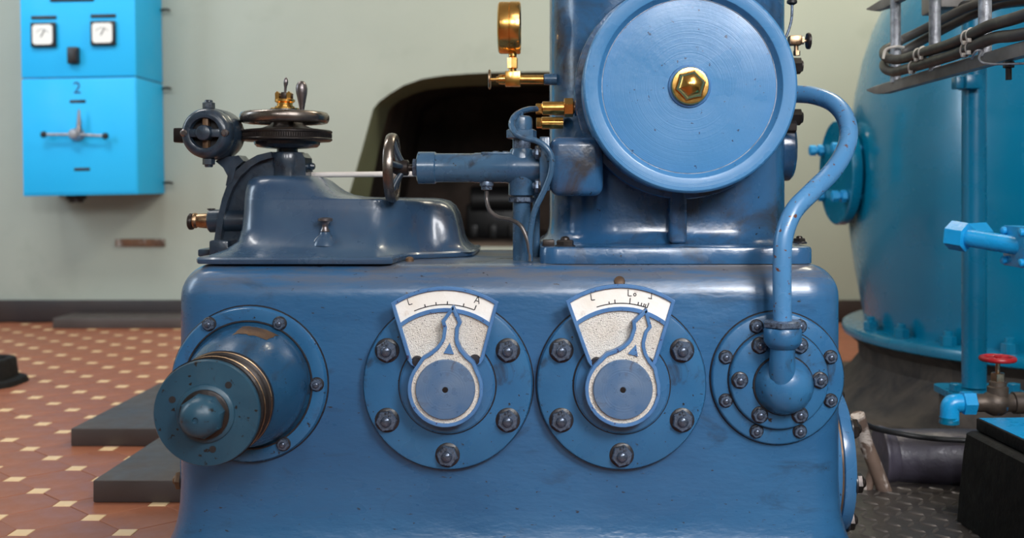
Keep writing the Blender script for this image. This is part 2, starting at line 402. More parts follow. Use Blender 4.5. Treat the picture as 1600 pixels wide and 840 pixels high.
for d, y, x, issq in cand:
    me = sq if issq else oc
    z = -.0 + random.uniform(-.0006, .0006)
    if cnt[issq] < 300 and d == 0:
        cnt[issq] += 1
        inst('square_tile' if issq else 'octagon_tile', me, floor, (x, y, z))
    else:
        n0 = len(rest[issq].verts)
        rest[issq].from_mesh(me); rest[issq].verts.ensure_lookup_table()
        bmesh.ops.translate(rest[issq], verts=rest[issq].verts[n0:], vec=(x, y, z))
obj('square_tiling', rest[True], TILE_C, floor, stuff=True, ang=20)
obj('octagon_tiling', rest[False], TILE_B, floor, stuff=True, ang=20)

# back wall with an arched opening
arch = [(515, 385), (530, 345), (544, 308), (566, 232), (583, 170), (592, 159), (608, 147), (631, 133), (660, 123), (692, 118), (730, 115), (775, 113), (840, 112)]
left = [(X_(a, YW), Z_(c, YW)) for a, c in arch]
cx = X_(868, YW)
loop = left+[(2*cx-x, z) for x, z in reversed(left)]
b = NB()
def ring_edges(pts, y):
    vs = [b.verts.new((x, y, z)) for x, z in pts]
    return [b.edges.new((vs[i], vs[(i+1) % len(vs)])) for i in range(len(vs))]
es = ring_edges([(-4.6, -.1), (4.6, -.1), (4.6, 4.2), (-4.6, 4.2)], YW)+ring_edges(loop, YW)
bmesh.ops.triangle_fill(b, edges=es, use_beauty=True)
wall = structure(obj('wall_back', b, WALL, ang=60))
arch2 = [(560, 385), (568, 345), (577, 308), (592, 232), (606, 176), (613, 166), (626, 156), (645, 147), (668, 140), (700, 136), (735, 134), (780, 133), (840, 132)]
l2 = [(X_(a, 5.95), Z_(c, 5.95)) for a, c in arch2]
cx2 = X_(868, 5.95)
loop2 = l2+[(2*cx2-x, z) for x, z in reversed(l2)]
b = NB()
loft(b, [[(x, YW, z) for x, z in loop], [(x, 5.95, z) for x, z in loop2]], cap=False)
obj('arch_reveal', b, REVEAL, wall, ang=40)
b = NB()
loft(b, [[(x, 5.95, z) for x, z in loop2], [(x, 5.97, z+(.14 if z > .5 else 0)) for x, z in [((x-cx2)*1.04+cx2, z) for x, z in loop2]],
         [(x, 8.2, z) for x, z in [((x-cx2)*1.04+cx2, z+(.14 if z > .5 else 0)) for x, z in loop2]]], cap=False)
box(b, (cx2-1.8, 8.15, -.1), (cx2+1.8, 8.25, 2.2))
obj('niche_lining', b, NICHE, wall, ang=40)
b = NB(); box(b, (-4.6, YW-.025, 0), (4.6, YW, Z_(468, YW)), .006); structure(obj('baseboard_back', b, BASEB))

CEIL = mat('white_ceiling_paint', srgb(214, 212, 204), srgb(206, 204, 196), rough=.8, scale=2.)
for nm, lo, hi in (('wall_left', (-4.72, -4.4, 0), (-4.6, YW, 4.2)), ('wall_right', (4.6, -4.4, 0), (4.72, YW, 4.2)), ('wall_front', (-4.6, -4.5, 0), (4.6, -4.4, 4.2))):
    b = NB(); box(b, lo, hi); structure(obj(nm, b, WALL))
b = NB(); box(b, (-4.7, -4.5, 4.2), (4.7, YW+.1, 4.3)); structure(obj('ceiling', b, CEIL))

# black floor slabs beside and behind the machine
def slab(name, x0, x1, y0, y1, h, label):
    t = NB(); box(t, (x0, y0, .0), (x1, y1, h), .004)
    o = obj(name, t, SLAB, origin=((x0+x1)/2, (y0+y1)/2, 0)); tag(o, label, 'slab', 'black floor slabs left of the machine'); return o
slab('floor_slab', -1.026, -.74, 2.415, 2.86, .051, 'black floor slab nearest the viewer, below the belt pulley')
slab('floor_slab', -1.309, -.74, 2.937, 3.62, .0495, 'middle black floor slab lying behind the nearest one')
slab('floor_slab', X_(82, 5.36), -.2, 5.36, 5.60, .052, 'long black floor slab lying along the back wall')

# cast iron machine foot at the left edge
r = thing('machine_foot', 'black cast iron foot standing on the tiles at the left edge', 'machine foot', (-2.1, 3.85, 0))
b = NB(); loft(b, [[(x, y, 0) for x, y in rrect(-2.6, -1.90, 3.72, 4.0, .10)], [(x, y, .018) for x, y in rrect(-2.6, -1.905, 3.725, 3.995, .10)], [(x, y, .022) for x, y in rrect(-2.6, -1.915, 3.735, 3.985, .09)]]); obj('base_plate', b, BLACK_BLOCK, r)
b = NB(); loft(b, [[(x, y, z) for x, y in rrect(-2.6, -1.935-d, 3.76+d, 3.97-d, .07)] for z, d in ((.02, 0), (.085, .006), (.092, .010), (.092, .03), (.075, .035))]); obj('foot_boss', b, BLACK_BLOCK, r)

# rusty strip on the wall
b = NB(); p0 = P(180, 385, YW-.012); p1 = P(257, 373, YW-.012)
box(b, (p0.x, YW-.012, p0.z), (p1.x, YW-.0005, p1.z), .002)
for t in (.12, .88): cyl(b, (p0.x+(p1.x-p0.x)*t, YW-.016, (p0.z+p1.z)/2), (p0.x+(p1.x-p0.x)*t, YW-.01, (p0.z+p1.z)/2), .008, 10)
RUST = mat('rusty_strip', srgb(120, 84, 60), srgb(86, 66, 54), rough=.7, scale=12., dirt=srgb(176, 170, 164), dirt_scale=9, dirt_lo=.5, dirt_hi=.6)
o = obj('wall_strip', b, RUST, origin=((p0.x+p1.x)/2, YW, p0.z)); tag(o, 'short rusty metal strip fixed to the wall below the blue cabinet', 'metal strip')

# ------------------------------------------------------------------ control cabinet
YC = 5.267
cxl, cxr = X_(36, YC), X_(216, YC)
zb, zs, zt = Z_(305, YC), Z_(121, YC), 1.95
r = thing('control_cabinet', 'light blue control cabinet with two square meters and a T-handle on the wall', 'cabinet', ((cxl+cxr)/2, YW, zb))
b = NB(); box(b, (cxl, YC, zs+.003), (cxr, YW-.001, zt), .006); obj('upper_box', b, CAB, r)
b = NB(); box(b, (cxl, YC, zb), (cxr, YW-.001, zs-.003), .006); low = obj('lower_box', b, CAB, r)
b = NB(); box(b, (cxl+.006, YC+.006, zs-.006), (cxr-.006, YW-.005, zs+.006)); obj('seam_gasket', b, TANK_PIPE, r)
b = NB(); box(b, (cxl+.006, YC-.004, zb+.012), (cxr-.006, YC+.004, zs-.012), .003); obj('lower_door', b, CAB, r)
def cbx(name, px0, py0, px1, py1, d, m, par, bev=.003):
    t = NB(); a = P(px0, py1, YC); c = P(px1, py0, YC); box(t, (a.x, YC-d, a.z), (c.x, YC+.002, c.z), bev); return obj(name, t, m, par)
for (mx, my) in ((74, 54), (167, 53)):
    mt = cbx('meter', mx-19, my-19, mx+19, my+19, .022, BLACK, r)
    t = NB(); a = P(mx, my, YC); w = S(15.5, YC); pr = [(x+a.x, z+a.z) for x, z in rrect(-w, w, -w, w, .016)]
    prism(t, pr, YC-.0245, YC-.02); obj('meter_face', t, WHITE, mt)
    t = NB(); tube(t, [(a.x-.008, YC-.026, a.z-.012), (a.x+.012, YC-.026, a.z+.022)], .0022, 6, smooth=False); obj('needle', t, INK, mt)
    t = NB(); ar = [(a.x+.034*math.cos(q), YC-.0255, a.z-.008+.034*math.sin(q)) for q in [.5+.21*k for k in range(11)]]; tube(t, ar, .001, 5, smooth=False); obj('scale_arc', t, INK, mt)
    cbx('name_strip', mx-20, my-30, mx+19, my-25, .006, BLACK, r, .001)
cbx('name_plate', 84, -18, 152, 2, .006, BLACK, r, .001)
sw = cbx('switch', 112, 74, 129, 100, .03, BLACK, r, .006)
t = NB(); a = P(120, 87, YC-.03); box(t, (a.x-.012, YC-.045, a.z-.03), (a.x+.012, YC-.028, a.z+.03), .004); obj('switch_rocker', t, DARK_IRON, sw)
cbx('slot_plate', 112, 156, 137, 161, .005, DARK_IRON, r, .001)
cbx('slot_plate', 117, 262, 142, 267, .005, DARK_IRON, r, .001)
me = textmesh('2', S(26, YC)); me.materials.append(mat('dark_blue_stencil', srgb(20, 70, 120), rough=.5))
inst('stencilled_number', me, r, P(124, 138, YC)+Vector((0, -.005, 0)), Quaternion((1, 0, 0), PI/2), 'dark blue stencilled 2')
t = NB(); a = P(124, 210, YC); lathe(t, [(.034, -.002), (.034, .012), (.028, .03), (.026, .055), (.018, .066), (0, .07)], a, (0, -1, 0), 24); hb = obj('handle_hub', t, GALV, r)
t = NB(); yb = YC-.045
tube(t, [P(72, 209, yb), P(124, 210, yb)], .007, 10, smooth=False); tube(t, [P(124, 210, yb), P(165, 213, yb)], .007, 10, smooth=False); obj('cross_bar', t, GALV, r)
t = NB(); lathe(t, [(.016, 0), (.012, .03), (.005, .105), (.0, .115)], P(125, 206, yb), (.02, 0, 1), 12); obj('pointer', t, STEEL, r)
for q in ((70, 209), (166, 213)):
    t = NB(); c = P(q[0], q[1], yb); lathe(t, [(0, -.016), (.012, -.012), (.017, 0), (.012, .012), (0, .016)], c, (0, -1, 0), 16); obj('grip_ball', t, BLACK, r)
t = NB(); g = P(119, 305, YC+.12); lathe(t, [(.05, 0), (.05, .02), (.036, .022), (.036, .036), (0, .036)], (g.x, g.y, zb), (0, 0, -1), 20); obj('cable_gland', t, DARK_IRON, r)
for yy in (18, 140, 287):
    t = NB(); c = Vector((cxr, YW-.02, Z_(yy, YW))); tube(t, [c, c+Vector((.035, -.004, .002)), c+Vector((.05, 0, -.006))], .006, 8); obj('hinge_pin', t, DARK_IRON, r)
r.rotation_euler = (0, -.017, 0)

# dark machine deep inside the niche
r = thing('niche_machine', 'black machine standing in the dark arched niche behind the pipes', 'machine', (X_(770, 6.9), 6.9, Z_(385, 5.95)))
zz = Z_(385, 5.95)
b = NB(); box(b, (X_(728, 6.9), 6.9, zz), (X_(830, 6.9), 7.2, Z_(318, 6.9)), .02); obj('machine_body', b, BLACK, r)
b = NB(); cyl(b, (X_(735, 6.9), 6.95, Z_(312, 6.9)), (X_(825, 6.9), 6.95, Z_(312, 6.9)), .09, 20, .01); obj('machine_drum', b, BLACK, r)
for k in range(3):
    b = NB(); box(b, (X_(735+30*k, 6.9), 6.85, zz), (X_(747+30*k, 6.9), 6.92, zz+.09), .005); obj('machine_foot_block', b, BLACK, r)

# ------------------------------------------------------------------ governor housing
DECK = .573
hx0, hx1, hy0, hy1 = -.687, .558, F, 2.50
r = thing('governor_housing', 'large blue cast iron governor housing with rounded edges in the foreground', 'machine housing', ((hx0+hx1)/2, (hy0+hy1)/2, 0))
rows = [(0, -.04), (.02, -.036), (.045, -.024), (.07, -.013), (.095, -.006), (.125, -.002), (.165, 0), (.22, 0), (.30, 0), (.38, 0), (.46, 0), (DECK-.062, 0)]
for k in range(1, 11):
    a = PI/2*k/10; rows.append((DECK-.062+.062*math.sin(a), .062*(1-math.cos(a))))
rings = []
for z, i in rows:
    pts = rrect(hx0+i, hx1-i, hy0+i, hy1-i, .072-min(i, .06)*.9, 8); rings.append([(x, y, z) for x, y in pts])
b = NB(); loft(b, rings); body = obj('housing_body', b, BLUE_HOUSING, r, ang=50)
# side covers (axis X)
def side_cover(sx, x, cyY, czZ, R, nuts):
    t = NB(); d = (sx, 0, 0)
    lathe(t, [(R*1.0, -.03), (R*1.0, .018), (R*.985, .022), (R*.9, .022)], (x, cyY, czZ), d, 56); pad = obj('side_pad', t, BLUE, r)
    t = NB(); lathe(t, [(R*.975, .020), (R*.975, .026)], (x, cyY, czZ), d, 56); obj('gasket', t, OLD_IRON, r)
    t = NB(); lathe(t, [(R*.97, .0255), (R*1.0, .028), (R*1.0, .044), (R*.985, .05), (R*.5, .052), (0, .052)], (x, cyY, czZ), d, 56); cv = obj('side_cover', t, BLUE, r)
    for a in nuts:
        nut(r, (x+sx*.051, cyY+R*.86*math.cos(a), czZ+R*.86*math.sin(a)), .02, d, m=OLD_IRON if sx < 0 else DARK_IRON)
side_cover(1, hx1, 2.21, Z_(715, 2.21), .150, [math.radians(v) for v in (140, 187, 235, 285, 335, 25, 80)])
side_cover(-1, hx0, 2.30, Z_(700, 2.30), .150, [math.radians(v) for v in (195, 150, 245, 300, 350, 45, 95)])
# nuts on the deck and a worn spot
b = NB(); lathe(b, [(.008, 0), (.008, .006), (.004, .009), (0, .009)], P(640, 408, 2.07), (0, 0, 1), 12); obj('rivet', b, OLD_IRON, r)
b = NB(); lathe(b, [(.011, -.004), (.010, .002), (.006, .004), (0, .004)], P(968, 439, 1.958), (0, -.8, .6), 12); obj('plug', b, OLD_IRON, r)

# ------------------------------------------------------------------ belt pulley with bearing
BH = [(.117, .008), (.114, .014), (.110, .020), (.1085, .032), (.106, .048), (.101, .066), (.093, .086), (.083, .105), (.073, .122), (.066, .140), (.063, .155), (.062, .170), (.05, .171), (.05, .2)]
def bh_r(t):
    for (r0, t0), (r1, t1) in zip(BH, BH[1:]):
        if t0 <= t <= t1: return r0+(r1-r0)*(t-t0)/(t1-t0)
    return BH[0][0]
c0 = P(391, 599, F)
r = thing('belt_pulley', 'blue grooved belt pulley on a domed bearing at the left of the housing', 'pulley', (c0.x, F, c0.z))
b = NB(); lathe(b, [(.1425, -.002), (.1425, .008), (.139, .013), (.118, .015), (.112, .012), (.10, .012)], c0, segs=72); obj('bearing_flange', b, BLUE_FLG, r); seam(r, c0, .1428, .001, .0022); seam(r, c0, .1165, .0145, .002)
b = NB(); lathe(b, BH, c0, segs=64); obj('bearing_housing', b, BLUE_DARK, r)
b = NB(); g = []
for i in range(9):
    row = []
    for j in range(7):
        ed = random.uniform(-.0025, .0025) if i in (0, 8) or j in (0, 6) else 0
        a = RAD(58+4.2*i+j*.8)+ed*8; t = .030+.0064*j+ed
        rad = bh_r(t)+.0006
        row.append(b.verts.new(c0+Vector((rad*math.cos(a), -t, rad*math.sin(a)))))
    g.append(row)
for i in range(8):
    for j in range(6): b.faces.new((g[i][j], g[i+1][j], g[i+1][j+1], g[i][j+1]))
obj('bare_patch', b, OLD_IRON, r, label='bare rusty patch')
for px, py in ((327, 506), (437, 505), (495, 600), (443, 693), (331, 694)):
    nut(r, P(px, py, F-.014), .0115)
pr = [(.05, .165), (.083, .166), (.087, .168), (.087, .176), (.085, .178)]
for k in range(3):
    t = .178+k*.021
    pr += [(.085, t), (.070, t+.006), (.070, t+.011), (.085, t+.017), (.0862, t+.019)]
pr += [(.087, .243), (.087, .2525), (.0855, .255), (.048, .2555), (.0, .2555)]
b = NB(); lathe(b, [p for p in pr if p[1] <= .2435], c0, segs=72); obj('grooved_wheel', b, DARK_IRON, r)
b = NB(); lathe(b, [(.06, .2425), (.0845, .2425), (.085, .2435), (.085, .2525), (.0835, .255), (.05, .2555), (0, .2555)], c0, segs=72); obj('front_disc', b, BLUE_PULLEY, r)
for k in range(4):
    b = NB(); torus(b, c0+Vector((0, -(.177+k*.0213), 0)), (0, 1, 0), .0852, .0011, 72, 8); obj('groove_edge', b, BRASS_DULL if k in (0, 2) else DARK_IRON, r)
b = NB(); lathe(b, [(.047, .2545), (.046, .259), (.042, .262), (.036, .2625), (0, .2625)], c0, segs=48); obj('hub_ring', b, BLUE_PULLEY, r)
b = NB(); lathe(b, [(.0395, .262), (.0395, .2655), (.037, .267), (.0, .267)], c0, segs=40); obj('lock_washer', b, DARK_IRON, r)
b = NB(); lathe(b, [(.0345, .266), (.035, .268), (.035, .284), (.0325, .288)], c0, segs=8, phase=.2); lathe(b, [(.032, .286), (.0295, .294), (.024, .302), (.014, .3065), (.005, .308), (.004, .304), (0, .304)], c0, segs=32); obj('cap_nut', b, BLUE_PULLEY, r)
for a in (.9, 2.75, 4.9):
    b = NB(); lathe(b, [(.0055, .254), (.0055, .2562), (0, .2562)], c0+Vector((.058*math.cos(a), 0, .058*math.sin(a))), segs=14); obj('extractor_hole', b, INK, r)

# ------------------------------------------------------------------ indicator dials
YP = 1.905
def fan(cxp, cyp, R, top_l, top_r, low_l, low_r):
    """fan outline in metres from pixel points at the plate depth"""
    pts = []
    a0 = math.atan2(cyp-top_r[1], top_r[0]-cxp); a1 = math.atan2(cyp-top_l[1], top_l[0]-cxp)
    for k in range(15):
        a = a0+(a1-a0)*k/14; pts.append((cxp+R*math.cos(a), cyp-R*math.sin(a)))
    pts += [(low_l[0]-3, low_l[1]-8), (low_l[0]+2, low_l[1]-1), (low_l[0]+8, low_l[1]+2), (low_r[0]-8, low_r[1]+2), (low_r[0]-2, low_r[1]-1), (low_r[0]+3, low_r[1]-8)]
    return pts
def arc_px(cxp, cyp, R, a0, a1, n=12):
    return [(cxp+R*math.cos(a0+(a1-a0)*k/n), cyp-R*math.sin(a0+(a1-a0)*k/n)) for k in range(n+1)]
def to_m(pts, Y): return [(X_(x, Y), Z_(y, Y)) for x, y in pts]
def dial(cpx, knob, ang, fan_c, R, tl, tr, ll, lr, label, marks, base, letters):
    c = P(cpx[0], cpx[1], F)
    r = thing('indicator_dial', label, 'dial', (c.x, F, c.z), 'round indicator dials on the housing front')
    b = NB(); lathe(b, [(.1545, -.002), (.1545, .016), (.152, .0205), (.149, .0215), (.092, .0215), (.09, .0215), (.0, .0215)], c, segs=80); obj('flange', b, BLUE_FLG, r)
    b = NB(); lathe(b, [(.0875, .021), (.0865, .029), (.083, .032), (.06, .033), (.056, .035), (.05, .05), (.0, .05)], c, segs=64); obj('hub', b, BLUE, r)
    for k in range(6):
        a = PI/6+k*PI/3
        if k == 1: continue
        nut(r, (c.x+.1265*math.cos(a), F-.0215, c.z+.1265*math.sin(a)), .0195)
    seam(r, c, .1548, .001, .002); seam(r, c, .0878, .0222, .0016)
    # fan-shaped scale plate
    out = fan(fan_c[0], fan_c[1], R, tl, tr, ll, lr)
    om = to_m(out, YP)
    b = NB(); prism(b, inset_pts(om, .002), YP-.001, YP+.004); pl = obj('dial_plate', b, SILVER, r, label='silver hammered fan plate')
    b = NB(); frame(b, om, .0065, YP-.0065, YP+.005); obj('plate_rim', b, BLUE_RIM, pl)
    # upper scale window
    aL = math.atan2(fan_c[1]-tl[1], tl[0]-fan_c[0]); aR = math.atan2(fan_c[1]-tr[1], tr[0]-fan_c[0])
    def sx(side, t):  # point on the slanted side edges
        A, B = (tl, ll) if side < 0 else (tr, lr)
        return (A[0]+(B[0]-A[0])*t, A[1]+(B[1]-A[1])*t)
    r_in = base-9
    pl_l = sx(-1, .33); pl_r = sx(1, .33)
    am0 = math.atan2(fan_c[1]-pl_r[1], pl_r[0]-fan_c[0]); am1 = math.atan2(fan_c[1]-pl_l[1], pl_l[0]-fan_c[0])
    ring_up = arc_px(fan_c[0], fan_c[1], R-4, aR+.03, aL-.03, 14)+arc_px(fan_c[0], fan_c[1], base-6, am1, am0, 14)
    b = NB(); prism(b, to_m(ring_up, YP), YP-.002, YP+.0035); obj('scale_band', b, SCALE_M, pl)
    bar = arc_px(fan_c[0], fan_c[1], base-5, am0, am1, 16)+arc_px(fan_c[0], fan_c[1], base-11, am1, am0, 16)
    b = NB(); prism(b, to_m(bar, YP), YP-.0058, YP+.004); obj('arc_bar', b, BLUE_RIM, pl)
    # printed scale
    b = NB(); yq = YP-.0026
    a0, a1 = marks[0][0], marks[-1][0]
    line = arc_px(fan_c[0], fan_c[1], base+.7, a0, a1, 12)+arc_px(fan_c[0], fan_c[1], base-.7, a1, a0, 12)
    prism(b, to_m(line, yq), yq, yq+.0015)
    for a, ln in marks:
        d = (math.cos(a), -math.sin(a)); n = (-d[1], d[0]); w = .8
        q = [(fan_c[0]+d[0]*s+n[0]*e, fan_c[1]+d[1]*s+n[1]*e) for s, e in ((base, -w), (base, w), (base+ln, w), (base+ln, -w))]
        prism(b, to_m(q, yq), yq, yq+.0015)
    obj('scale_marks', b, INK, pl)
    for (lx, ly, rot, strokes) in letters:
        b = NB()
        for (x0, y0, x1, y1) in strokes:
            d = Vector((x1-x0, y1-y0)); n = Vector((-d.y, d.x)).normalized()*.65
            q = [(x0+n.x, y0+n.y), (x1+n.x, y1+n.y), (x1-n.x, y1-n.y), (x0-n.x, y0-n.y)]
            cs, sn = math.cos(rot), math.sin(rot)
            q = [(lx+x*cs-y*sn, ly+x*sn+y*cs) for x, y in q]
            prism(b, to_m(q, yq), yq, yq+.0015)
        obj('scale_letter', b, INK, pl)
    for q in (ll, lr):
        sg = 1 if q is ll else -1
        b = NB(); lathe(b, [(.0105, -.012), (.0105, .004), (.008, .0075), (0, .008)], P(q[0]+sg*11, q[1]-6, YP), segs=16); obj('plate_screw', b, GREASE_SHADE, r)
    # pointer knob
    YK = 1.885
    half = [(12.5, 80), (12, 96), (16, 106)]
    o = []
    for k in range(25):
        a = math.radians(35)-math.radians(250)*k/24; o.append((59*math.cos(a), 59*math.sin(a)))
    o = o[:]  # clockwise from the right shoulder to the left shoulder
    o += [(-41, 47.5), (-29, 56), (-20, 65), (-14.5, 74)]+[(-x, y) for x, y in half]+[(-1, 131), (1, 131)]+half[::-1]+[(14.5, 74), (20, 65), (29, 56), (41, 47.5)]
    cs, sn = math.cos(-ang), math.sin(-ang)
    q = [(knob[0]+x*cs-y*sn, knob[1]-(x*sn+y*cs)) for x, y in o]
    qm = to_m(q, YK)
    b = NB(); prism(b, inset_pts(qm, .002), YK+.002, YK+.016); ptr = obj('pointer', b, SILVER, r, label='silver pointer with blue rim')
    b = NB(); frame(b, qm, .0062, YK-.003, YK+.016); obj('pointer_rim', b, BLUE_RIM, ptr)
    kc = P(knob[0], knob[1], YK)
    b = NB(); lathe(b, [(.0530, -.004), (.0530, .003), (.0515, .0055), (.02, .0062), (.006, .0062), (.0045, .0050), (0, .0045)], kc, segs=64); obj('centre_disc', b, KNOB, ptr)
    b = NB(); lathe(b, [(.005, .0052), (.005, .0063), (0, .0066)], kc, segs=16); obj('centre_mark', b, DARK_IRON, ptr)
    tri = [(-8, 56), (0, 73), (8, 56)]
    tq = [(knob[0]+x*cs-y*sn, knob[1]-(x*sn+y*cs)) for x, y in tri]
    b = NB(); prism(b, to_m(tq, YK), YK-.0015, YK+.004); obj('arrow_mark', b, BLUE_RIM, ptr)
    b = NB(); lathe(b, [(.062, -.05), (.062, -.012), (0, -.012)], kc, segs=40); obj('spindle_boss', b, BLUE, r)
    return r
Lt = [(-2.5, -5, -2.5, 5), (-2.5, 5, 3, 5)]
At = [(-4, 6, 0, -6), (0, -6, 4, 6), (-2, 2, 2, 2), (-1.5, -7, 1.5, -7)]
Jt = [(1.5, -6, 1.5, 5), (-1, -6, 3.5, -6), (-3.5, 4, 2.5, 5)]
Ot = [(2*math.cos(a), 2.2*math.sin(a), 2*math.cos(a+.8), 2.2*math.sin(a+.8)) for a in [k*PI/4 for k in range(8)]]
def ang_of(px, py, c): return math.atan2(c[1]-py, px-c[0])
c1 = (696, 599); c2 = (970, 596)
m1 = [(ang_of(647, 485, c1), 0), (ang_of(664.5, 479, c1), 4.5), (ang_of(681.5, 476, c1), 4.5), (ang_of(699, 475, c1), 5), (ang_of(724, 478, c1), 5), (ang_of(741.5, 483.5, c1), 8)]
m2 = [(ang_of(932, 479, c2), 0), (ang_of(952, 474, c2), 4), (ang_of(961, 473, c2), 6), (ang_of(984, 473, c2), 9), (ang_of(997, 475, c2), 5), (ang_of(1002, 476, c2), 5), (ang_of(1006, 477, c2), 5), (ang_of(1008.5, 477.5, c2), 5), (ang_of(1012, 478, c2), 8)]
dial((701, 598), (696, 608), RAD(5.2), c1, 152, (612, 474), (779, 472), (641, 570), (753, 568), 'left indicator dial, its pointer standing almost upright between L and A', m1, 123.5,
     [(640, 470.5, -.3, Lt), (746, 468, .25, At)])
dial((970, 598), (973, 608), RAD(16.5), c2, 152.5, (884, 470), (1057, 466), (921, 572), (1023, 572), 'right indicator dial, its pointer leaning right towards the end of the scale', m2, 122.5,
     [(926, 463.5, -.15, Lt), (984, 457, 0, Lt), (992, 460, 0, Ot), (1016.5, 461.5, .05, Jt)])

# ------------------------------------------------------------------ elbow flange
c = P(1213.5, 589.5, F)
r = thing('elbow_flange', 'blue double flange with a pipe elbow at the right of the housing', 'pipe flange', (c.x, F, c.z))
b = NB(); lathe(b, [(.1215, -.002), (.1215, .007), (.119, .011), (.117, .012), (.08, .012), (0, .012)], c, segs=72); obj('outer_flange', b, BLUE_FLG, r)
b = NB(); lathe(b, [(.0905, .011), (.0905, .020), (.0885, .024), (.086, .0255), (.05, .0255), (0, .0255)], c, segs=64); obj('inner_flange', b, BLUE_FLG, r)
for k in range(8):
    a = PI/8+k*PI/4; nut(r, (c.x+.1035*math.cos(a), F-.012, c.z+.1035*math.sin(a)), .0115)
for k in range(6):
    a = k*PI/3; nut(r, (c.x+.0725*math.cos(a), F-.0255, c.z+.0725*math.sin(a)), .0135)
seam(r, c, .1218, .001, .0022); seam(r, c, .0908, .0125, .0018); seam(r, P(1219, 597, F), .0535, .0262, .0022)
b = NB(); lathe(b, [(.054, .02), (.053, .030), (.050, .036), (.048, .044), (.043, .057), (.033, .069), (.018, .076), (0, .079)], P(1220, 598, F), segs=48)
tube(b, [P(1221, 606, 1.905), P(1221.5, 590, 1.896), P(1222, 572, 1.891), P(1222.5, 555, 1.889), P(1223, 535, 1.889)], lambda t: .0245-.003*t, 28, 8)
obj('elbow', b, BLUE_FLG, r, ang=60)
uc = P(1223, 538, 1.889)
b = NB(); lathe(b, [(.024, -.006), (.030, .0), (.0335, .006), (.0335, .026), (.031, .030), (.02, .0305)], uc, (0, 0, 1), 40); obj('union_collar', b, BLUE_FLG, r)
b = NB(); hexp(b, uc+Vector((0, 0, .0305)), uc+Vector((0, 0, .043)), .036, .25); obj('union_nut', b, NUT, r)

# curved oil pipe
pp = [P(1223, 508, 1.889), P(1222, 460, 1.889), P(1222, 410, 1.889), P(1225, 368, 1.893), P(1240, 330, 1.905), P(1268, 300, 1.93), P(1298, 270, 1.97), P(1319, 238, 2.01), P(1326, 208, 2.05), P(1319, 180, 2.09), P(1300, 160, 2.13), P(1272, 149.5, 2.17), P(1247, 147, 2.2), P(1225, 147, 2.22)]
b = NB(); tube(b, pp, lambda t: .0164+.002*t, 24, 8); o = obj('oil_pipe', b, BLUE_PIPE, origin=pp[0]); tag(o, 'blue curved oil pipe bending from the elbow up to the column', 'pipe')

# ------------------------------------------------------------------ column with round end cover
r = thing('accumulator_column', 'tall blue column casting bolted on the housing deck', 'machine column', (.2645, 2.28, DECK))
fz = DECK+.0315
b = NB()
fr = rrect(X_(843, 2.02), X_(1264, 2.05), 2.0, 2.49, .035, 6)
def ins(p, d): return inset_pts(p, d)
loft(b, [[(x, y, DECK) for x, y in fr], [(x, y, fz-.006) for x, y in fr], [(x, y, fz-.0015) for x, y in ins(fr, .002)], [(x, y, fz) for x, y in ins(fr, .006)]]); obj('base_flange', b, BLUE_COLUMN, r)
rings = []
for z, d in ((fz-.001, -.022), (fz+.004, -.014), (fz+.012, -.006), (fz+.026, -.001), (fz+.05, 0), (.75, 0), (.95, 0), (1.15, 0), (1.5, 0)):
    rings.append([(x, y, z) for x, y in rrect(.012+d, .517-d, 2.15+d, 2.485-d, .15-d*.5, 12)])
b = NB(); loft(b, rings); obj('column_body', b, BLUE_COLUMN, r, ang=60)
# boss on the left of the column
rings = []
bx0, bx1, bz0, bz1 = X_(859, 2.08), X_(941, 2.10), Z_(306, 2.07), Z_(214, 2.07)
b = NB(); box(b, (bx0, 2.05, bz0), (bx1, 2.30, bz1), .018, 4); obj('valve_boss', b, BLUE_COLUMN, r)
b = NB(); box(b, (X_(1045, 2.12), 2.11, fz), (X_(1073, 2.12), 2.20, .74), .008, 3); obj('rib', b, BLUE_COLUMN, r)
b = NB(); lathe(b, [(.07, 0), (.07, .03), (.064, .036), (.03, .04), (0, .04)], (.505, 2.33, Z_(232, 2.3)), (1, 0, 0), 32); obj('side_boss', b, BLUE_COLUMN, r)
for px, py, Y, R in ((883, 386, 2.03, .0175), (1212, 384, 2.2, .014), (1249, 380, 2.16, .013)):
    c = Vector((X_(px, Y), Y, fz)); q = nut(r, c, R, (0, 0, 1), rot=.35, m=DARK_IRON)
b = NB(); box(b, (X_(848, 2.06), 2.03, fz-.002), (X_(866, 2.06), 2.055, fz+.012), .002); obj('lock_tab', b, DARK_IRON, r)
# plugs on the right side
for py, Y in ((103, 2.22), (183, 2.22)):
    b = NB(); z = Z_(py, Y); hexp(b, (.51, Y, z), (.537, Y, z), .0175, .3); lathe(b, [(.012, .52-.51), (.012, .03)], (.51, Y, z), (1, 0, 0), 12); obj('plug', b, DARK_IRON, r)
b = NB(); z = Z_(198, 2.16); hexp(b, (.49, 2.16, z), (.512, 2.16, z), .013, .1); obj('plug', b, DARK_IRON, r)

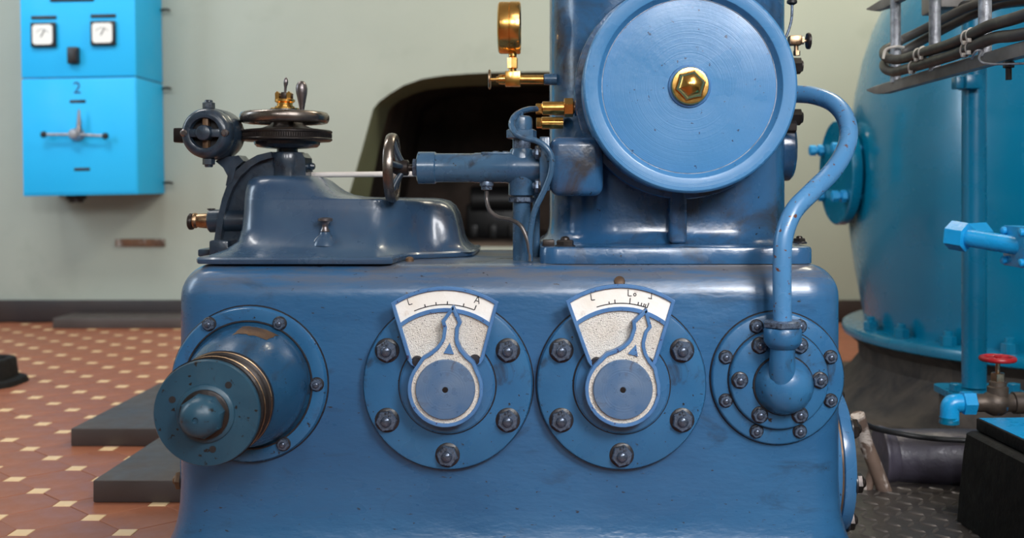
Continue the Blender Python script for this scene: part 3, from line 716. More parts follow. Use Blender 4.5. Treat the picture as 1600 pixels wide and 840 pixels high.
dc = P(1079, 133.5, 2.0)
r = thing('round_end_cover', 'large round blue cover disc with a brass cap nut in its centre', 'end cover', (dc.x, 2.0, dc.z))
b = NB(); lathe(b, [(.19, -.16), (.213, -.155), (.2155, -.15), (.2155, -.115), (.213, -.111), (.19, -.11)], dc, segs=96); obj('rear_flange', b, BLUE_COLUMN, r)
b = NB(); lathe(b, [(.19, -.112), (.2025, -.107), (.203, -.008), (.2015, -.003), (.198, 0), (.177, 0), (.1745, -.0008), (.1665, -.0165), (.165, -.018), (.16, -.018)], dc, segs=128, cap=False); obj('rim', b, BLUE_DISC_LIT, r)
b = NB(); lathe(b, [(.1655, -.020), (.1645, -.0175), (.162, -.0172), (.10, -.0165), (.05, -.016), (0, -.016)], dc, segs=128); obj('disc', b, BLUE_DISC_LIT, r)
b = NB(); torus(b, dc+Vector((0, .0178, 0)), (0, 1, 0), .1662, .0012, 128, 6); obj('worn_highlight_edge', b, GALV, r, label='pale ring for worn edge and highlight')  # pale ring paints the highlight line along the worn disc edge
nc = dc+Vector((0, .016, 0))
b = NB(); lathe(b, [(.041, 0), (.040, .004), (.0365, .0065), (.03, .007)], nc, segs=56); obj('washer', b, BLUE_RIM, r)
b = NB(); lathe(b, [(.0355, .005), (.0355, .012), (.034, .0145), (.03, .015), (0, .015)], nc, segs=56)
lathe(b, [(.0305, .013), (.0295, .019), (.024, .027), (.016, .0335), (.007, .037), (0, .0375)], nc, segs=6, phase=.25); obj('cap_nut', b, BRASS, r)
b.free() if False else None

# ------------------------------------------------------------------ cast cover on the left of the deck
r = thing('gear_cover', 'blue stepped gear cover sitting on the left of the housing deck', 'machine cover', (-.42, 2.2, DECK))
pl = [(-.647, 1.985), (-.60, 1.978), (-.30, 1.978), (-.283, 1.985), (-.276, 2.06), (-.268, 2.115), (-.245, 2.135), (-.226, 2.145), (-.165, 2.19), (-.148, 2.215), (-.144, 2.26), (-.144, 2.42), (-.648, 2.42), (-.654, 2.41), (-.654, 2.0)]
b = NB(); loft(b, [[(x, y, DECK+.001) for x, y in ins(pl, .002)], [(x, y, DECK+.004) for x, y in pl], [(x, y, DECK+.0095) for x, y in pl], [(x, y, DECK+.013) for x, y in ins(pl, .004)]]); obj('cover_flange', b, BLUE_HOOD, r)
HR = [(.583, -.646, -.150, 1.992, 2.185, .03), (.588, -.640, -.158, 2.012, 2.19, .04), (.596, -.624, -.168, 2.036, 2.195, .055), (.610, -.6075, -.1755, 2.062, 2.20, .055), (.636, -.606, -.181, 2.084, 2.205, .055),
      (.660, -.607, -.187, 2.098, 2.21, .055), (.676, -.6075, -.196, 2.103, 2.215, .055), (.686, -.608, -.209, 2.106, 2.222, .055), (.6905, -.608, -.224, 2.1075, 2.23, .055), (.6925, -.608, -.245, 2.108, 2.24, .055),
      (.6935, -.608, -.30, 2.1085, 2.22, .055), (.6940, -.608, -.355, 2.1088, 2.18, .055), (.6955, -.608, -.392, 2.1095, 2.16, .055), (.700, -.608, -.418, 2.111, 2.15, .055), (.708, -.608, -.436, 2.114, 2.145, .055),
      (.720, -.607, -.452, 2.120, 2.145, .055), (.730, -.604, -.464, 2.128, 2.15, .052), (.737, -.597, -.477, 2.140, 2.158, .05), (.7405, -.585, -.490, 2.156, 2.17, .035), (.7415, -.545, -.505, 2.18, 2.19, .02)]
rings = []
for z, xl, xr, yl, yr, rad in HR:
    yb = 2.41 if z < .69 else 2.40-(z-.69)*.6
    base = rrect(xl, xr, yl, yb, rad, 7)
    # split the long edges so that the front can step back towards the right
    n = 7; c = [base[k*(n+1):(k+1)*(n+1)] for k in range(4)]
    def seg(a, bb, m=14): return [(a[0]+(bb[0]-a[0])*k/m, a[1]+(bb[1]-a[1])*k/m) for k in range(1, m)]
    pts = c[0]+seg(c[0][-1], c[1][0])+c[1]+c[2]+seg(c[2][-1], c[3][0])+c[3]
    out = []
    for x, y in pts:
        t = min(1, max(0, (x+.33)/.10)); t = t*t*(3-2*t)
        w = max(0, 1-(y-yl)/(yb-yl))
        out.append((x, y+t*(yr-yl)*w, z))
    rings.append(out)
b = NB(); loft(b, rings); obj('cover_hood', b, BLUE_HOOD, r, ang=70)
kc = P(508, 372, 2.072)
b = NB(); lathe(b, [(.026, -.014), (.020, -.002), (.012, .006), (.0095, .012), (.007, .013), (.0, .013)], kc, (0, 0, 1), 24); obj('knob_base', b, BLUE_HOOD, r)
b = NB(); lathe(b, [(.0065, .011), (.0095, .014), (.0065, .020), (.0060, .026), (.009, .0315), (.0145, .034), (.0145, .0385), (.008, .0405), (0, .0405)], kc, (0, 0, 1), 28); obj('knob', b, STEEL, r)

# ------------------------------------------------------------------ spindle bracket behind the cover
YB = 2.27
r = thing('spindle_bracket', 'oily dark blue arched bracket rising behind the gear cover', 'bracket', (X_(380, YB), YB, DECK))
pts = [(333, 402), (337, 372), (342, 340), (349, 310), (357, 288), (370, 268), (388, 252), (404, 243), (424, 238), (470, 238), (476, 246), (478, 275), (478, 310), (440, 330), (410, 402)]
b = NB(); prism(b, to_m(pts, YB-.03), YB-.03, YB+.04); obj('arm', b, BLUE_OILY, r, ang=30)
rim = [(333, 402), (336, 372), (341, 340), (348, 310), (356, 288), (369, 267), (387, 251), (403, 242), (424, 237), (426, 246), (408, 251), (393, 260), (377, 275), (365, 293), (357, 313), (350, 342), (346, 372), (344, 402)]
b = NB(); prism(b, to_m(rim, YB-.045), YB-.05, YB+.05); obj('arm_rib', b, BLUE_OILY, r, ang=30)
sc = Vector((X_(449, YB), YB, 0))
def vl(bm, prof, segs=48, c=sc):   # vertical lathe from (radius px, y px)
    return lathe(bm, [(S(a, YB), Z_(q, YB)) for a, q in prof], Vector((c.x, c.y, 0)), (0, 0, 1), segs)
b = NB(); vl(b, [(27, 290), (27, 262), (28, 258), (28, 243), (26, 238), (15, 237)]); obj('bearing_block', b, BLUE_OILY, r)
b = NB(); cyl(b, P(474, 260, YB-.01), P(480, 260, YB-.01), .013, 14, .002); cyl(b, P(479, 260, YB-.01), P(486, 260, YB-.01), .007, 12); lathe(b, [(0, -.009), (.006, -.007), (.009, 0), (.006, .007), (0, .009)], P(486.5, 260, YB-.01), (1, 0, 0), 14); obj('grease_nipple', b, BLUE_OILY, r)
b = NB(); cyl(b, P(327, 345, YB-.02), P(392, 344, YB-.02), S(18, YB), 28, .003); obj('side_boss', b, BLUE_OILY, r)
b = NB(); box(b, (X_(325, YB), YB-.07, DECK), (X_(392, YB), YB+.03, Z_(386, YB)), .004); box(b, (X_(347, YB), YB-.09, DECK), (X_(376, YB), YB-.02, Z_(374, YB-.05)), .004); obj('foot_block', b, BLUE_OILY, r)

# grease cup at the left
gy = YB-.02
r = thing('drain_cock', 'small brass drain cock with wing screw at the left of the bracket', 'valve', P(315, 345, gy))
b = NB(); lathe(b, [(S(a, gy), S(t, gy)) for a, t in ((9, 0), (11, 4), (12, 9), (11.5, 22), (10.5, 28), (12, 30), (12, 34))], P(337, 345, gy), (-1, 0, .02), 28); obj('cock_body', b, BRASS_DULL, r)
b = NB(); lathe(b, [(S(a, gy), S(t, gy)) for a, t in ((5, 0), (5, 1), (12.5, 2), (13, 4), (13, 7), (11, 9), (0, 9))], P(304, 346, gy), (-1, 0, .02), 28); obj('end_cap', b, DARK_IRON, r)
b = NB(); lathe(b, [(S(a, gy), S(t, gy)) for a, t in ((3, 0), (3, 3), (2, 5), (3.5, 7), (6.5, 9), (6, 10.5), (0, 11))], P(330, 336, gy), (0, 0, 1), 16); obj('wing_screw', b, DARK_IRON, r)

# ------------------------------------------------------------------ horizontal handwheel on the spindle
r = thing('spindle_handwheel', 'horizontal steel handwheel above a knurled belt wheel on a vertical spindle', 'handwheel', Vector((sc.x, sc.y, Z_(237, YB))))
b = NB(); vl(b, [(16, 240), (16, 233), (30, 232), (46, 230), (50, 226), (50.5, 221), (48, 219), (0, 219)]); obj('lower_disc', b, BLUE_OILY, r)
b = NB(); vl(b, [(48, 221.5), (66, 221), (69, 219), (69, 217), (67.6, 215.5), (67.6, 208.5), (69, 207), (69, 205), (67, 203.5), (40, 200.5), (28, 196), (24, 192), (24, 188), (0, 188)], 96); obj('belt_wheel', b, DARK_IRON, r)
b = NB()
for k in range(120):
    a = 2*PI*k/120; R0 = S(67.7, YB); p = Vector((sc.x+R0*math.cos(a), sc.y+R0*math.sin(a), 0))
    cyl(b, (p.x, p.y, Z_(215, YB)), (p.x, p.y, Z_(209, YB)), .0012, 5)
obj('knurling', b, DARK_IRON, r, stuff=True)
wc = Vector((X_(445, YB), YB, Z_(184, YB)))
b = NB(); lathe(b, [(S(a, YB), S(q, YB)) for a, q in ((54, -6), (55, -8), (62, -9), (66, -7.5), (68, -3.5), (68.3, 0), (68, 4), (66, 7.5), (62, 9), (55, 8), (54, 6), (54, -6))], wc, (0, 0, 1), 96, cap=False); obj('wheel_rim', b, BRONZE_RIM, r, ang=60)
for k in range(5):
    a = .3+2*PI*k/5; d = Vector((math.cos(a), math.sin(a), 0)); b = NB(); tube(b, [wc+d*.02, wc+d*.05+Vector((0, 0, -.004)), wc+d*S(60, YB)], .008, 10, 4); obj('spoke', b, BRONZE_RIM, r)
b = NB(); vl(b, [(14, 196), (16, 190), (16, 180), (24, 176), (23.5, 171), (0, 171)], 40, wc); obj('hub', b, BLUE_OILY, r)
b = NB(); vl(b, [(22, 171.5), (22, 169), (15, 168.5), (15, 166), (12, 165.5), (12, 161), (15.5, 159), (15.5, 155.5), (12, 154.5), (0, 154.5)], 36, wc); obj('brass_collar', b, BRASS, r)
for dx in (-10, 8):
    b = NB(); c = P(445+dx, 0, YB).x
    prof = [(c-S(3, YB), Z_(156, YB)), (c+S(3, YB), Z_(156, YB)), (c+S(3.2, YB), Z_(146, YB)), (c, Z_(143, YB)), (c-S(3.2, YB), Z_(146, YB))]
    prism(b, prof, YB-.012, YB+.012); obj('clevis_cheek', b, BRASS, r)
b = NB(); cyl(b, P(432, 150, YB), P(457, 150, YB), .004, 10); box(b, (X_(440, YB), YB-.008, Z_(155, YB)), (X_(449, YB), YB+.008, Z_(144, YB)), .002); obj('clevis_pin', b, DARK_IRON, r)
def grip(bm, prof, base, axis=(0, 0, 1)): lathe(bm, [(S(a, YB), S(t, YB)) for a, t in prof], base, axis, 24); return bm
b = grip(NB(), [(1.8, 0), (2, 4), (2.2, 8), (3.4, 13), (3.6, 17), (2.6, 21), (1.2, 23), (0, 23.5)], P(445.5, 144, YB), (.07, 0, 1)); obj('lever_grip', b, STEEL, r)
b = grip(NB(), [(4.2, 0), (3.4, 3), (4, 7), (6, 18), (8.4, 30), (9, 37), (8, 43), (5, 47.5), (2, 49), (0, 49.2)], P(472, 176, YB-.02), (-.02, 0, 1)); obj('crank_grip', b, STEEL, r)

# ------------------------------------------------------------------ small electric motor
YM = 2.17
mc = P(322, 208, YM)
r = thing('drive_motor', 'small round blue drive motor with a slotted end cap left of the handwheel', 'motor', mc)
R = S(40, YM)
b = NB(); lathe(b, [(R*.60, .011), (R*.70, .0125), (R*.82, .011), (R*.92, .006), (R*.98, -.002), (R, -.012), (R, -.02)], mc, segs=56, cap=False)
lathe(b, [(R*.56, .0), (R*.60, .011)], mc, segs=56, cap=False); obj('end_cap', b, BLUE_OILY, r)
b = NB(); lathe(b, [(R*.985, -.02), (R*1.0, -.022), (R*1.02, -.024), (R*1.02, -.085), (R*.98, -.092), (R*.6, -.095)], mc, segs=56); obj('motor_body', b, BLUE_OILY, r)
b = NB(); lathe(b, [(R*.7, -.012), (0, -.012)], mc, segs=32, cap=False)
obj('dark_interior', b, INK, r)
for a in (.9, 2.2, 4.0, 5.3):
    pass
b = NB(); box(b, (mc.x-.006, mc.y-.006, mc.z-R*.68), (mc.x+.006, mc.y+.012, mc.z+R*.68), .002); obj('brush_holder', b, OLD_IRON, r)
b = NB(); box(b, (mc.x-R*.78, mc.y-.010, mc.z-.0085), (mc.x+R*.78, mc.y+.004, mc.z+.0085), .002); obj('cross_bar', b, BLUE_OILY, r)
b = NB(); lathe(b, [(R*.31, -.006), (R*.31, .016), (R*.28, .020), (R*.22, .0215), (0, .0215)], mc, segs=32); obj('bearing_cap', b, BLUE_OILY, r)
for s in (-1, 1):
    b = NB(); lathe(b, [(.0075, .002), (.0075, .0125), (.0045, .0155), (0, .0155)], mc+Vector((s*R*.80, 0, 0)), segs=16); obj('screw', b, STEEL, r)
    b = NB(); z = mc.z+s*R*.98; hexp(b, (mc.x, mc.y+.016, z), (mc.x, mc.y+.016, z+s*.013), .0125, .3); lathe(b, [(.0085, 0), (.0085, .016), (.007, .018), (0, .018)], (mc.x, mc.y+.016, z), (0, 0, s), 16); obj('lug_bolt', b, BLUE_OILY, r)
b = NB(); box(b, (mc.x-R-.022, mc.y+.015, mc.z-.018), (mc.x-R+.008, mc.y+.06, mc.z+.012), .003); obj('terminal_box', b, DARK_IRON, r)
pts = [(350, 246), (376, 243), (384, 252), (372, 262), (366, 285), (356, 290), (359, 275), (352, 262), (340, 252)]
b = NB(); prism(b, to_m(pts, YM+.07), YM+.05, YM+.10); obj('mounting_foot', b, BLUE_OILY, r, ang=30)
r.rotation_euler = (0, 0, -.03)

# white rod behind the valve
ry = 2.30
b = NB(); cyl(b, P(468, 273, ry), P(872, 270, ry), S(4.3, ry), 16); o = obj('white_rod', b, WHITE_ROD, origin=P(468, 273, ry)); tag(o, 'thin white horizontal rod running behind the small vertical handwheel', 'rod')

# ------------------------------------------------------------------ horizontal valve with handwheel
YV = 2.10
r = thing('control_valve', 'blue horizontal valve barrel with a spoked handwheel on its left end', 'valve', P(818, 407, YV))
zv = Z_(262, YV)
def hx(prof, segs=40, m=None): # profile (px along x, radius px)
    t = NB(); lathe(t, [(S(a, YV), X_(q, YV)-X_(600, YV)) for q, a in prof], (X_(600, YV), YV, zv), (1, 0, 0), segs); return t
obj('barrel', hx([(676, 19), (680, 22.5), (740, 22.5), (742, 23.5), (790, 23.5), (795, 25), (812, 25), (843, 24), (846, 24)]), BLUE_VALVE, r)
obj('end_collar', hx([(652, 20), (654, 25), (680, 25), (682, 23), (683, 18)]), BLUE_VALVE, r)
t = NB(); hexp(t, (X_(645, YV), YV, zv), (X_(654, YV), YV, zv), S(15, YV), .4); obj('gland_nut', t, NUT, r)
obj('stem', hx([(628, 5.5), (655, 5.5)], 16), DARK_IRON, r)
wx = X_(613, YV)
t = NB()
Rw, w2, th = S(54.5, YV), S(7.5, YV), S(10, YV)
vs = []
lathe(t, [(Rw-th, -w2*.6), (Rw-th*.9, -w2), (Rw-th*.3, -w2), (Rw-.001, -w2*.6), (Rw, 0), (Rw-.001, w2*.6), (Rw-th*.3, w2), (Rw-th*.9, w2), (Rw-th, w2*.6), (Rw-th, -w2*.6)], (wx, YV, zv), (1, 0, 0), 72, cap=False)
obj('wheel_rim', t, BRONZE_RIM, r, ang=50)
t = NB(); lathe(t, [(S(9, YV), S(2, YV)), (S(11, YV), S(6, YV)), (S(12.5, YV), S(16, YV)), (S(12.5, YV), S(24, YV)), (S(10, YV), S(26, YV))], (wx, YV, zv), (1, 0, 0), 28); obj('wheel_hub', t, DARK_IRON, r)
for k in range(5):
    a = .45+2*PI*k/5; d = Vector((0, math.cos(a), math.sin(a))); t = NB()
    tube(t, [Vector((wx+S(16, YV), YV, zv))+d*.010, Vector((wx+S(8, YV), YV, zv))+d*.03, Vector((wx, YV, zv))+d*(Rw-th*.6)], .0055, 10, 5); obj('spoke', t, BLUE_OILY, r)
# tee and standpipe
tx = X_(815, YV)
def vv(prof, xc=tx, y=YV, segs=36):
    t = NB(); lathe(t, [(S(a, y), Z_(q, y)) for a, q in prof], (xc, y, 0), (0, 0, 1), segs); return t
obj('tee_body', vv([(17, 306), (20.5, 304.5), (20.5, 262), (20, 240), (17, 233), (10, 230)]), BLUE_VALVE, r)
t = NB(); hexp(t, (tx, YV, Z_(316, YV)), (tx, YV, Z_(307, YV)), S(20.5, YV), .2); obj('pipe_nut', t, NUT, r)
obj('standpipe', vv([(13.8, 409), (13.8, 306)]), BLUE_VALVE, r)
obj('neck', vv([(14, 236), (14, 216)]), NUT, r)
t = NB(); hexp(t, (tx, YV, Z_(217, YV)), (tx, YV, Z_(202, YV)), S(24.5, YV), .3); obj('bonnet_nut', t, BLUE_VALVE, r)
obj('bonnet_cap', vv([(17, 203), (17, 190), (16, 184), (12, 181), (3, 180), (3, 175), (0, 175)]), BLUE_VALVE, r)
t = NB(); box(t, (X_(843, YV), 2.05, Z_(298, YV)), (X_(859, YV), 2.16, Z_(215, YV)), .003); obj('flange_plate', t, BLUE_VALVE, r)
for py in (239, 290):
    nut(r, (X_(843.5, YV), 2.063, Z_(py, YV)), .0135, (-1, 0, 0), rot=.2, m=NUT)
for px in (775, 790):
    t = NB(); hexp(t, P(px, 241, YV), P(px, 236, YV), S(5, YV)); obj('plug_screw', t, NUT, r)
t = NB(); box(t, (X_(752, YV), YV-.015, Z_(242, YV)), (X_(806, YV), YV+.015, Z_(237.5, YV)), .002); obj('top_pad', t, BLUE_VALVE, r)
t = NB(); lathe(t, [(S(a, YV), Z_(q, YV)) for a, q in ((9, 280), (10.5, 284), (10.5, 290), (8.5, 291.5), (8.5, 296), (4, 297))][::-1], (X_(760.5, YV), YV, 0), (0, 0, 1), 24); obj('drain_fitting', t, NUT, r)
# second thin pipe
t = NB(); cyl(t, (X_(838, 2.2), 2.2, DECK), (X_(838, 2.2), 2.2, Z_(300, 2.2)), S(5.5, 2.2), 16); o = obj('riser_pipe', t, BLUE_VALVE, origin=(X_(838, 2.2), 2.2, DECK)); tag(o, 'thin blue riser pipe half hidden behind the thick standpipe', 'pipe')
# bent oil lines
t = NB(); tube(t, [P(760.5, 296, YV), P(760.5, 312, YV), P(765, 328, YV-.01), P(778, 339, YV-.02), P(797, 343, YV-.035), P(813, 352, YV-.05), P(823, 372, YV-.055), P(827.5, 395, YV-.055), P(828, 408, YV-.055)], S(3.4, YV), 10); o = obj('drain_line', t, LINE_GREY, origin=P(828, 408, YV-.055)); tag(o, 'thin bent oil line dropping from under the valve barrel to the deck', 'oil line')
t = NB(); tube(t, [P(842, 170, 2.16), P(825, 171, 2.13), P(808, 178, 2.09), P(799, 192, 2.06), P(804, 207, 2.045), P(818, 215, 2.04), P(838, 220, 2.035), P(853, 230, 2.03), P(862, 247, 2.03), P(860, 272, 2.03), P(849, 300, 2.035), P(837, 325, 2.04), P(831, 348, 2.045), P(828, 375, 2.046), P(828, 408, 2.047)], S(4.6, YV), 12); o = obj('pressure_line', t, BLUE_VALVE, origin=P(828, 408, 2.047)); tag(o, 'blue looped pressure line from the upper brass union down to the deck', 'oil line')
# brass unions
yu = 2.16
r = thing('brass_union', 'upper long brass union with hexagon nut left of the round cover', 'pipe union', P(870, 169, yu), 'brass unions on the column')
def hb(prof, py, y=yu, segs=28):
    t = NB(); lathe(t, [(S(a, y), X_(q, y)) for q, a in prof], (0, y, Z_(py, y)), (1, 0, 0), segs); return t
obj('union_sleeve', hb([(846, 7), (848, 10.5), (880, 11), (884, 11)], 169), BRASS, r)
t = NB(); hexp(t, (X_(837, yu), yu, Z_(170, yu)), (X_(848, yu), yu, Z_(170, yu)), S(8.5, yu), .3); obj('small_nut', t, BRASS, r)
t = NB(); hexp(t, (X_(881, yu), yu, Z_(168, yu)), (X_(896, yu), yu, Z_(168, yu)), S(15, yu), .25); obj('large_nut', t, BRASS, r)
obj('sleeve_end', hb([(895, 9.5), (903, 9.5)], 168), BRASS_DULL, r)
t = NB(); cyl(t, (X_(898, yu), yu, Z_(168, yu)), (X_(925, yu), yu, Z_(168, yu)), S(13, yu), 20); obj('socket', t, BLUE_COLUMN, r)
yu = 2.20
r = thing('brass_union', 'lower short brass union beside the valve bonnet', 'pipe union', P(849, 192, yu), 'brass unions on the column')
obj('union_sleeve', hb([(845, 7), (847, 9.5), (862, 9.5), (880, 9.5)], 192, yu), BRASS, r)
t = NB(); hexp(t, (X_(838, yu), yu, Z_(192, yu)), (X_(846, yu), yu, Z_(192, yu)), S(8.5, yu), .3); obj('small_nut', t, BRASS, r)

# ------------------------------------------------------------------ pressure gauge with cock
YG = 2.24
r = thing('pressure_gauge', 'polished brass pressure gauge on a brass cock, seen edge-on', 'gauge', P(801, 123, YG))
gz = Z_(43.5, YG)
def gx(prof, segs=56): 
    t = NB(); lathe(t, [(S(a, YG), X_(q, YG)) for q, a in prof], (0, YG, gz), (1, 0, 0), segs); return t
obj('gauge_case', gx([(778, 30), (778.5, 37), (780.5, 39.8), (783, 40.5), (796, 40.5), (796.5, 39.8), (797, 39.8)]), BRASS, r)
bz = gx([(797, 39.8), (797.5, 41), (811, 41), (813, 40), (813.5, 38), (811, 36.5)]); o = obj('bezel', bz, BRASS, r)
t = gx([(811, 37), (811.5, 37), (812, 0.0)]); obj('gauge_glass', t, GLASS_F, r)
t = NB(); tube(t, [(X_(813, YG), YG, gz), (X_(813, YG), YG-.012, gz+.03)], .0012, 6, smooth=False); obj('needle', t, INK, r)
def gv(prof, xpx=801, segs=24):
    t = NB(); lathe(t, [(S(a, YG), Z_(q, YG)) for a, q in prof], (X_(xpx, YG), YG, 0), (0, 0, 1), segs); return t
obj('gauge_neck', gv([(6, 112), (6, 108), (4.5, 107), (4.5, 90), (6.5, 88), (6.5, 83)]), BRASS, r)
t = NB(); hexp(t, (X_(801, YG), YG, Z_(107, YG)), (X_(801, YG), YG, Z_(90, YG)), S(8.5, YG), .3); obj('neck_nut', t, BRASS, r)
t = NB(); box(t, (X_(789.5, YG), YG-.016, Z_(135, YG)), (X_(813, YG), YG+.016, Z_(112, YG)), .0015); obj('cock_block', t, BRASS, r)
def gh(prof, py=124, segs=24):
    t = NB(); lathe(t, [(S(a, YG), X_(q, YG)) for q, a in prof], (0, YG, Z_(py, YG)), (1, 0, 0), segs); return t
obj('inlet_tube', gh([(812, 7), (849, 7)]), BRASS, r)
obj('inlet_seat', gh([(849.5, 7), (850.5, 8.5), (856, 9), (870, 9)]), BLUE_VALVE, r)
obj('gland', gh([(779, 5.5), (779.5, 7.5), (788, 8), (790, 8)]), BRASS, r)
obj('cock_stem', gh([(766, 2.4), (775, 2.4), (775.5, 4.5), (780, 4.5)], segs=14), BRASS, r)
obj('cock_wheel', gh([(763, 3), (763.3, 14), (764, 15.5), (766, 15.5), (766.8, 14), (766.8, 3)], segs=32), BRASS_DULL, r)

# needle valve and line on the right of the round cover
yn = 2.12
r = thing('needle_valve', 'small brass needle valve with a round knob at the upper right of the cover', 'valve', P(1245, 64, yn))
t = NB(); box(t, (X_(1232, yn), yn-.012, Z_(71, yn)), (X_(1252, yn), yn+.012, Z_(56, yn)), .003); obj('valve_block', t, BRASS_DULL, r)
def nh(prof, py, segs=20):
    t = NB(); lathe(t, [(S(a, yn), X_(q, yn)) for q, a in prof], (0, yn, Z_(py, yn)), (1, 0, 0), segs); return t
t = NB(); hexp(t, (X_(1251, yn), yn, Z_(63.5, yn)), (X_(1256, yn), yn, Z_(63.5, yn)), S(6, yn)); obj('gland_nut', t, BRASS_DULL, r)
obj('stem', nh([(1250, 2.3), (1263, 2.3)], 64), BRASS_DULL, r)
obj('knob', nh([(1259.5, 4), (1260.5, 12), (1262, 13), (1265, 13), (1266, 11.5), (1266, 0)], 64, 28), DARK_IRON, r)
t = NB(); hexp(t, P(1245, 87, yn), P(1245, 79, yn), S(5.5, yn)); cyl(t, P(1244, 80, yn), P(1244, 70, yn), S(3.5, yn), 14); obj('drain_nut', t, BRASS_DULL, r)
t = NB(); tube(t, [P(1228, 58, yn), P(1232, 48, yn), P(1236, 34, yn), P(1237.5, 20, yn), P(1237.5, 0, yn), P(1237.5, -40, yn)], S(2.2, yn), 10); o = obj('capillary_line', t, NUT, origin=P(1231, 55, yn)); tag(o, 'thin grey capillary line rising beside the round cover', 'oil line')
t = NB(); lathe(t, [(S(3, yn), 0), (S(8, yn), S(3, yn)), (S(8, yn), S(7, yn)), (S(5, yn), S(9, yn)), (S(5, yn), S(30, yn))], P(1237.5, 8, yn), (0, 0, 1), 20); o = obj('line_coupling', t, BLACK, origin=P(1237.5, 8, yn)); tag(o, 'black coupling on the thin line at the top right of the column', 'coupling')

# ------------------------------------------------------------------ tank on its pedestal
TX, TY = 1.854, 3.6
TD = math.hypot(TX, TY); TA = math.atan2(TX, TY)
def trad(px): return TD*math.sin(TA-math.atan((px-VX)/FP))
def tz(py): return H+(VY-py)*3.82/FP
r = thing('pressure_tank', 'large teal bulging pressure tank on a bolted flange at the right', 'tank', (TX, TY, 0))
prof = [(505, 1350), (480, 1347), (450, 1341), (420, 1335), (380, 1329), (340, 1324.5), (300, 1322), (250, 1322.5), (200, 1327), (150, 1335), (100, 1346), (50, 1363), (0, 1388), (-40, 1415), (-90, 1462), (-130, 1520), (-160, 1590)]
b = NB(); lathe(b, [(trad(x), tz(y)) for y, x in prof]+[(0, tz(-175))], (TX, TY, 0), (0, 0, 1), 96); obj('tank_shell', b, TANK, r, ang=60)
z0 = .215
b = NB(); lathe(b, [(.70, z0-.012), (.80, z0-.012), (.812, z0-.006), (.815, z0+.01), (.810, z0+.022), (.80, z0+.027), (.74, z0+.030), (.72, z0+.035), (.70, z0+.07)], (TX, TY, 0), (0, 0, 1), 96); obj('base_flange', b, TANK, r)
for k in range(18):
    a = PI+.10+k*2*PI/26
    if k > 9: break
    p = Vector((TX+.775*math.cos(a), TY+.775*math.sin(a), z0+.027))
    b = NB(); hexp(b, p, p+Vector((0, 0, .03)), .024, a); cyl(b, p+Vector((0, 0, .028)), p+Vector((0, 0, .045)), .014, 12, .002); obj('flange_bolt', b, TANK, r)
# manhole cover facing left
md = Vector((math.cos(PI+.42), math.sin(PI+.42), 0))
mcz = Z_(268, 3.45)
mp = Vector((TX, TY, mcz))+md*.80
mq = P(1312, 268, 3.68)
md = Vector((-1, -.05, 0)).normalized(); mp = Vector((mq.x, mq.y, mcz))
b = NB(); lathe(b, [(.140, -.35), (.140, -.03), (.15, -.022), (.178, -.018), (.181, -.014), (.181, .012), (.177, .016), (0, .018)], mp, md, 56); obj('manhole_cover', b, TANK, r)
up = Vector((0, 0, 1)); sd = md.cross(up)
for a in (33, 147, 213, 327):
    a = RAD(a); p = mp+(sd*math.cos(a)+up*math.sin(a))*.148
    b = NB(); cyl(b, p-md*.03, p+md*.06, .010, 12); hexp(b, p+md*.018, p+md*.038, .021, .2); hexp(b, p+md*.045, p+md*.068, .019, .2); obj('cover_bolt', b, CYAN, r)
# pedestal
b = NB(); lathe(b, [(.90, 0), (.86, .02), (.80, .06), (.755, .12), (.76, .17), (.80, .203), (.70, .203)], (TX, TY, 0), (0, 0, 1), 72)
o = obj('tank_pedestal', b, CONCRETE, origin=(TX, TY, 0)); tag(o, 'dark dirty concrete pedestal beneath the teal tank', 'pedestal')

# vertical pipe in front of the tank
YT = 2.80
px = X_(1522, YT)
r = thing('vertical_pipe', 'thick teal vertical pipe standing on a bolted foot in front of the tank', 'pipe', (px, YT, Z_(606, YT)))
b = NB(); cyl(b, (px, YT, Z_(604, YT)), (px, YT, 1.5), S(18.5, YT), 32); obj('pipe', b, TANK_PIPE, r)
fzz = Z_(606, YT)
b = NB(); loft(b, [[(x, y, z) for x, y in rrect(X_(1470, YT), X_(1590, YT), YT-.075, YT+.075, .03, 4)] for z in (fzz-.016, fzz)]); obj('foot_plate', b, TANK_PIPE, r)
for q in (1484, 1574):
    b = NB(); hexp(b, (X_(q, YT), YT-.04, fzz), (X_(q, YT), YT-.04, fzz+.02), .017); obj('foot_bolt', b, TANK_PIPE, r)
b = NB(); box(b, (X_(1496, YT), YT-.06, Z_(138, YT-.06)), (X_(1520, YT), YT, Z_(116, YT-.06)), .003); box(b, (X_(1484, YT), YT-.045, Z_(137, YT-.06)), (X_(1497, YT), YT-.01, Z_(118, YT-.06)), .002); obj('clamp_block', b, TANK_PIPE, r)
b = NB(); box(b, (X_(1478, YT), YT-.06, 0), (X_(1582, YT), YT+.06, fzz-.016), .01); o = obj('pipe_plinth', b, CONCRETE, origin=(px, YT, 0)); tag(o, 'concrete plinth under the foot of the vertical teal pipe', 'plinth')

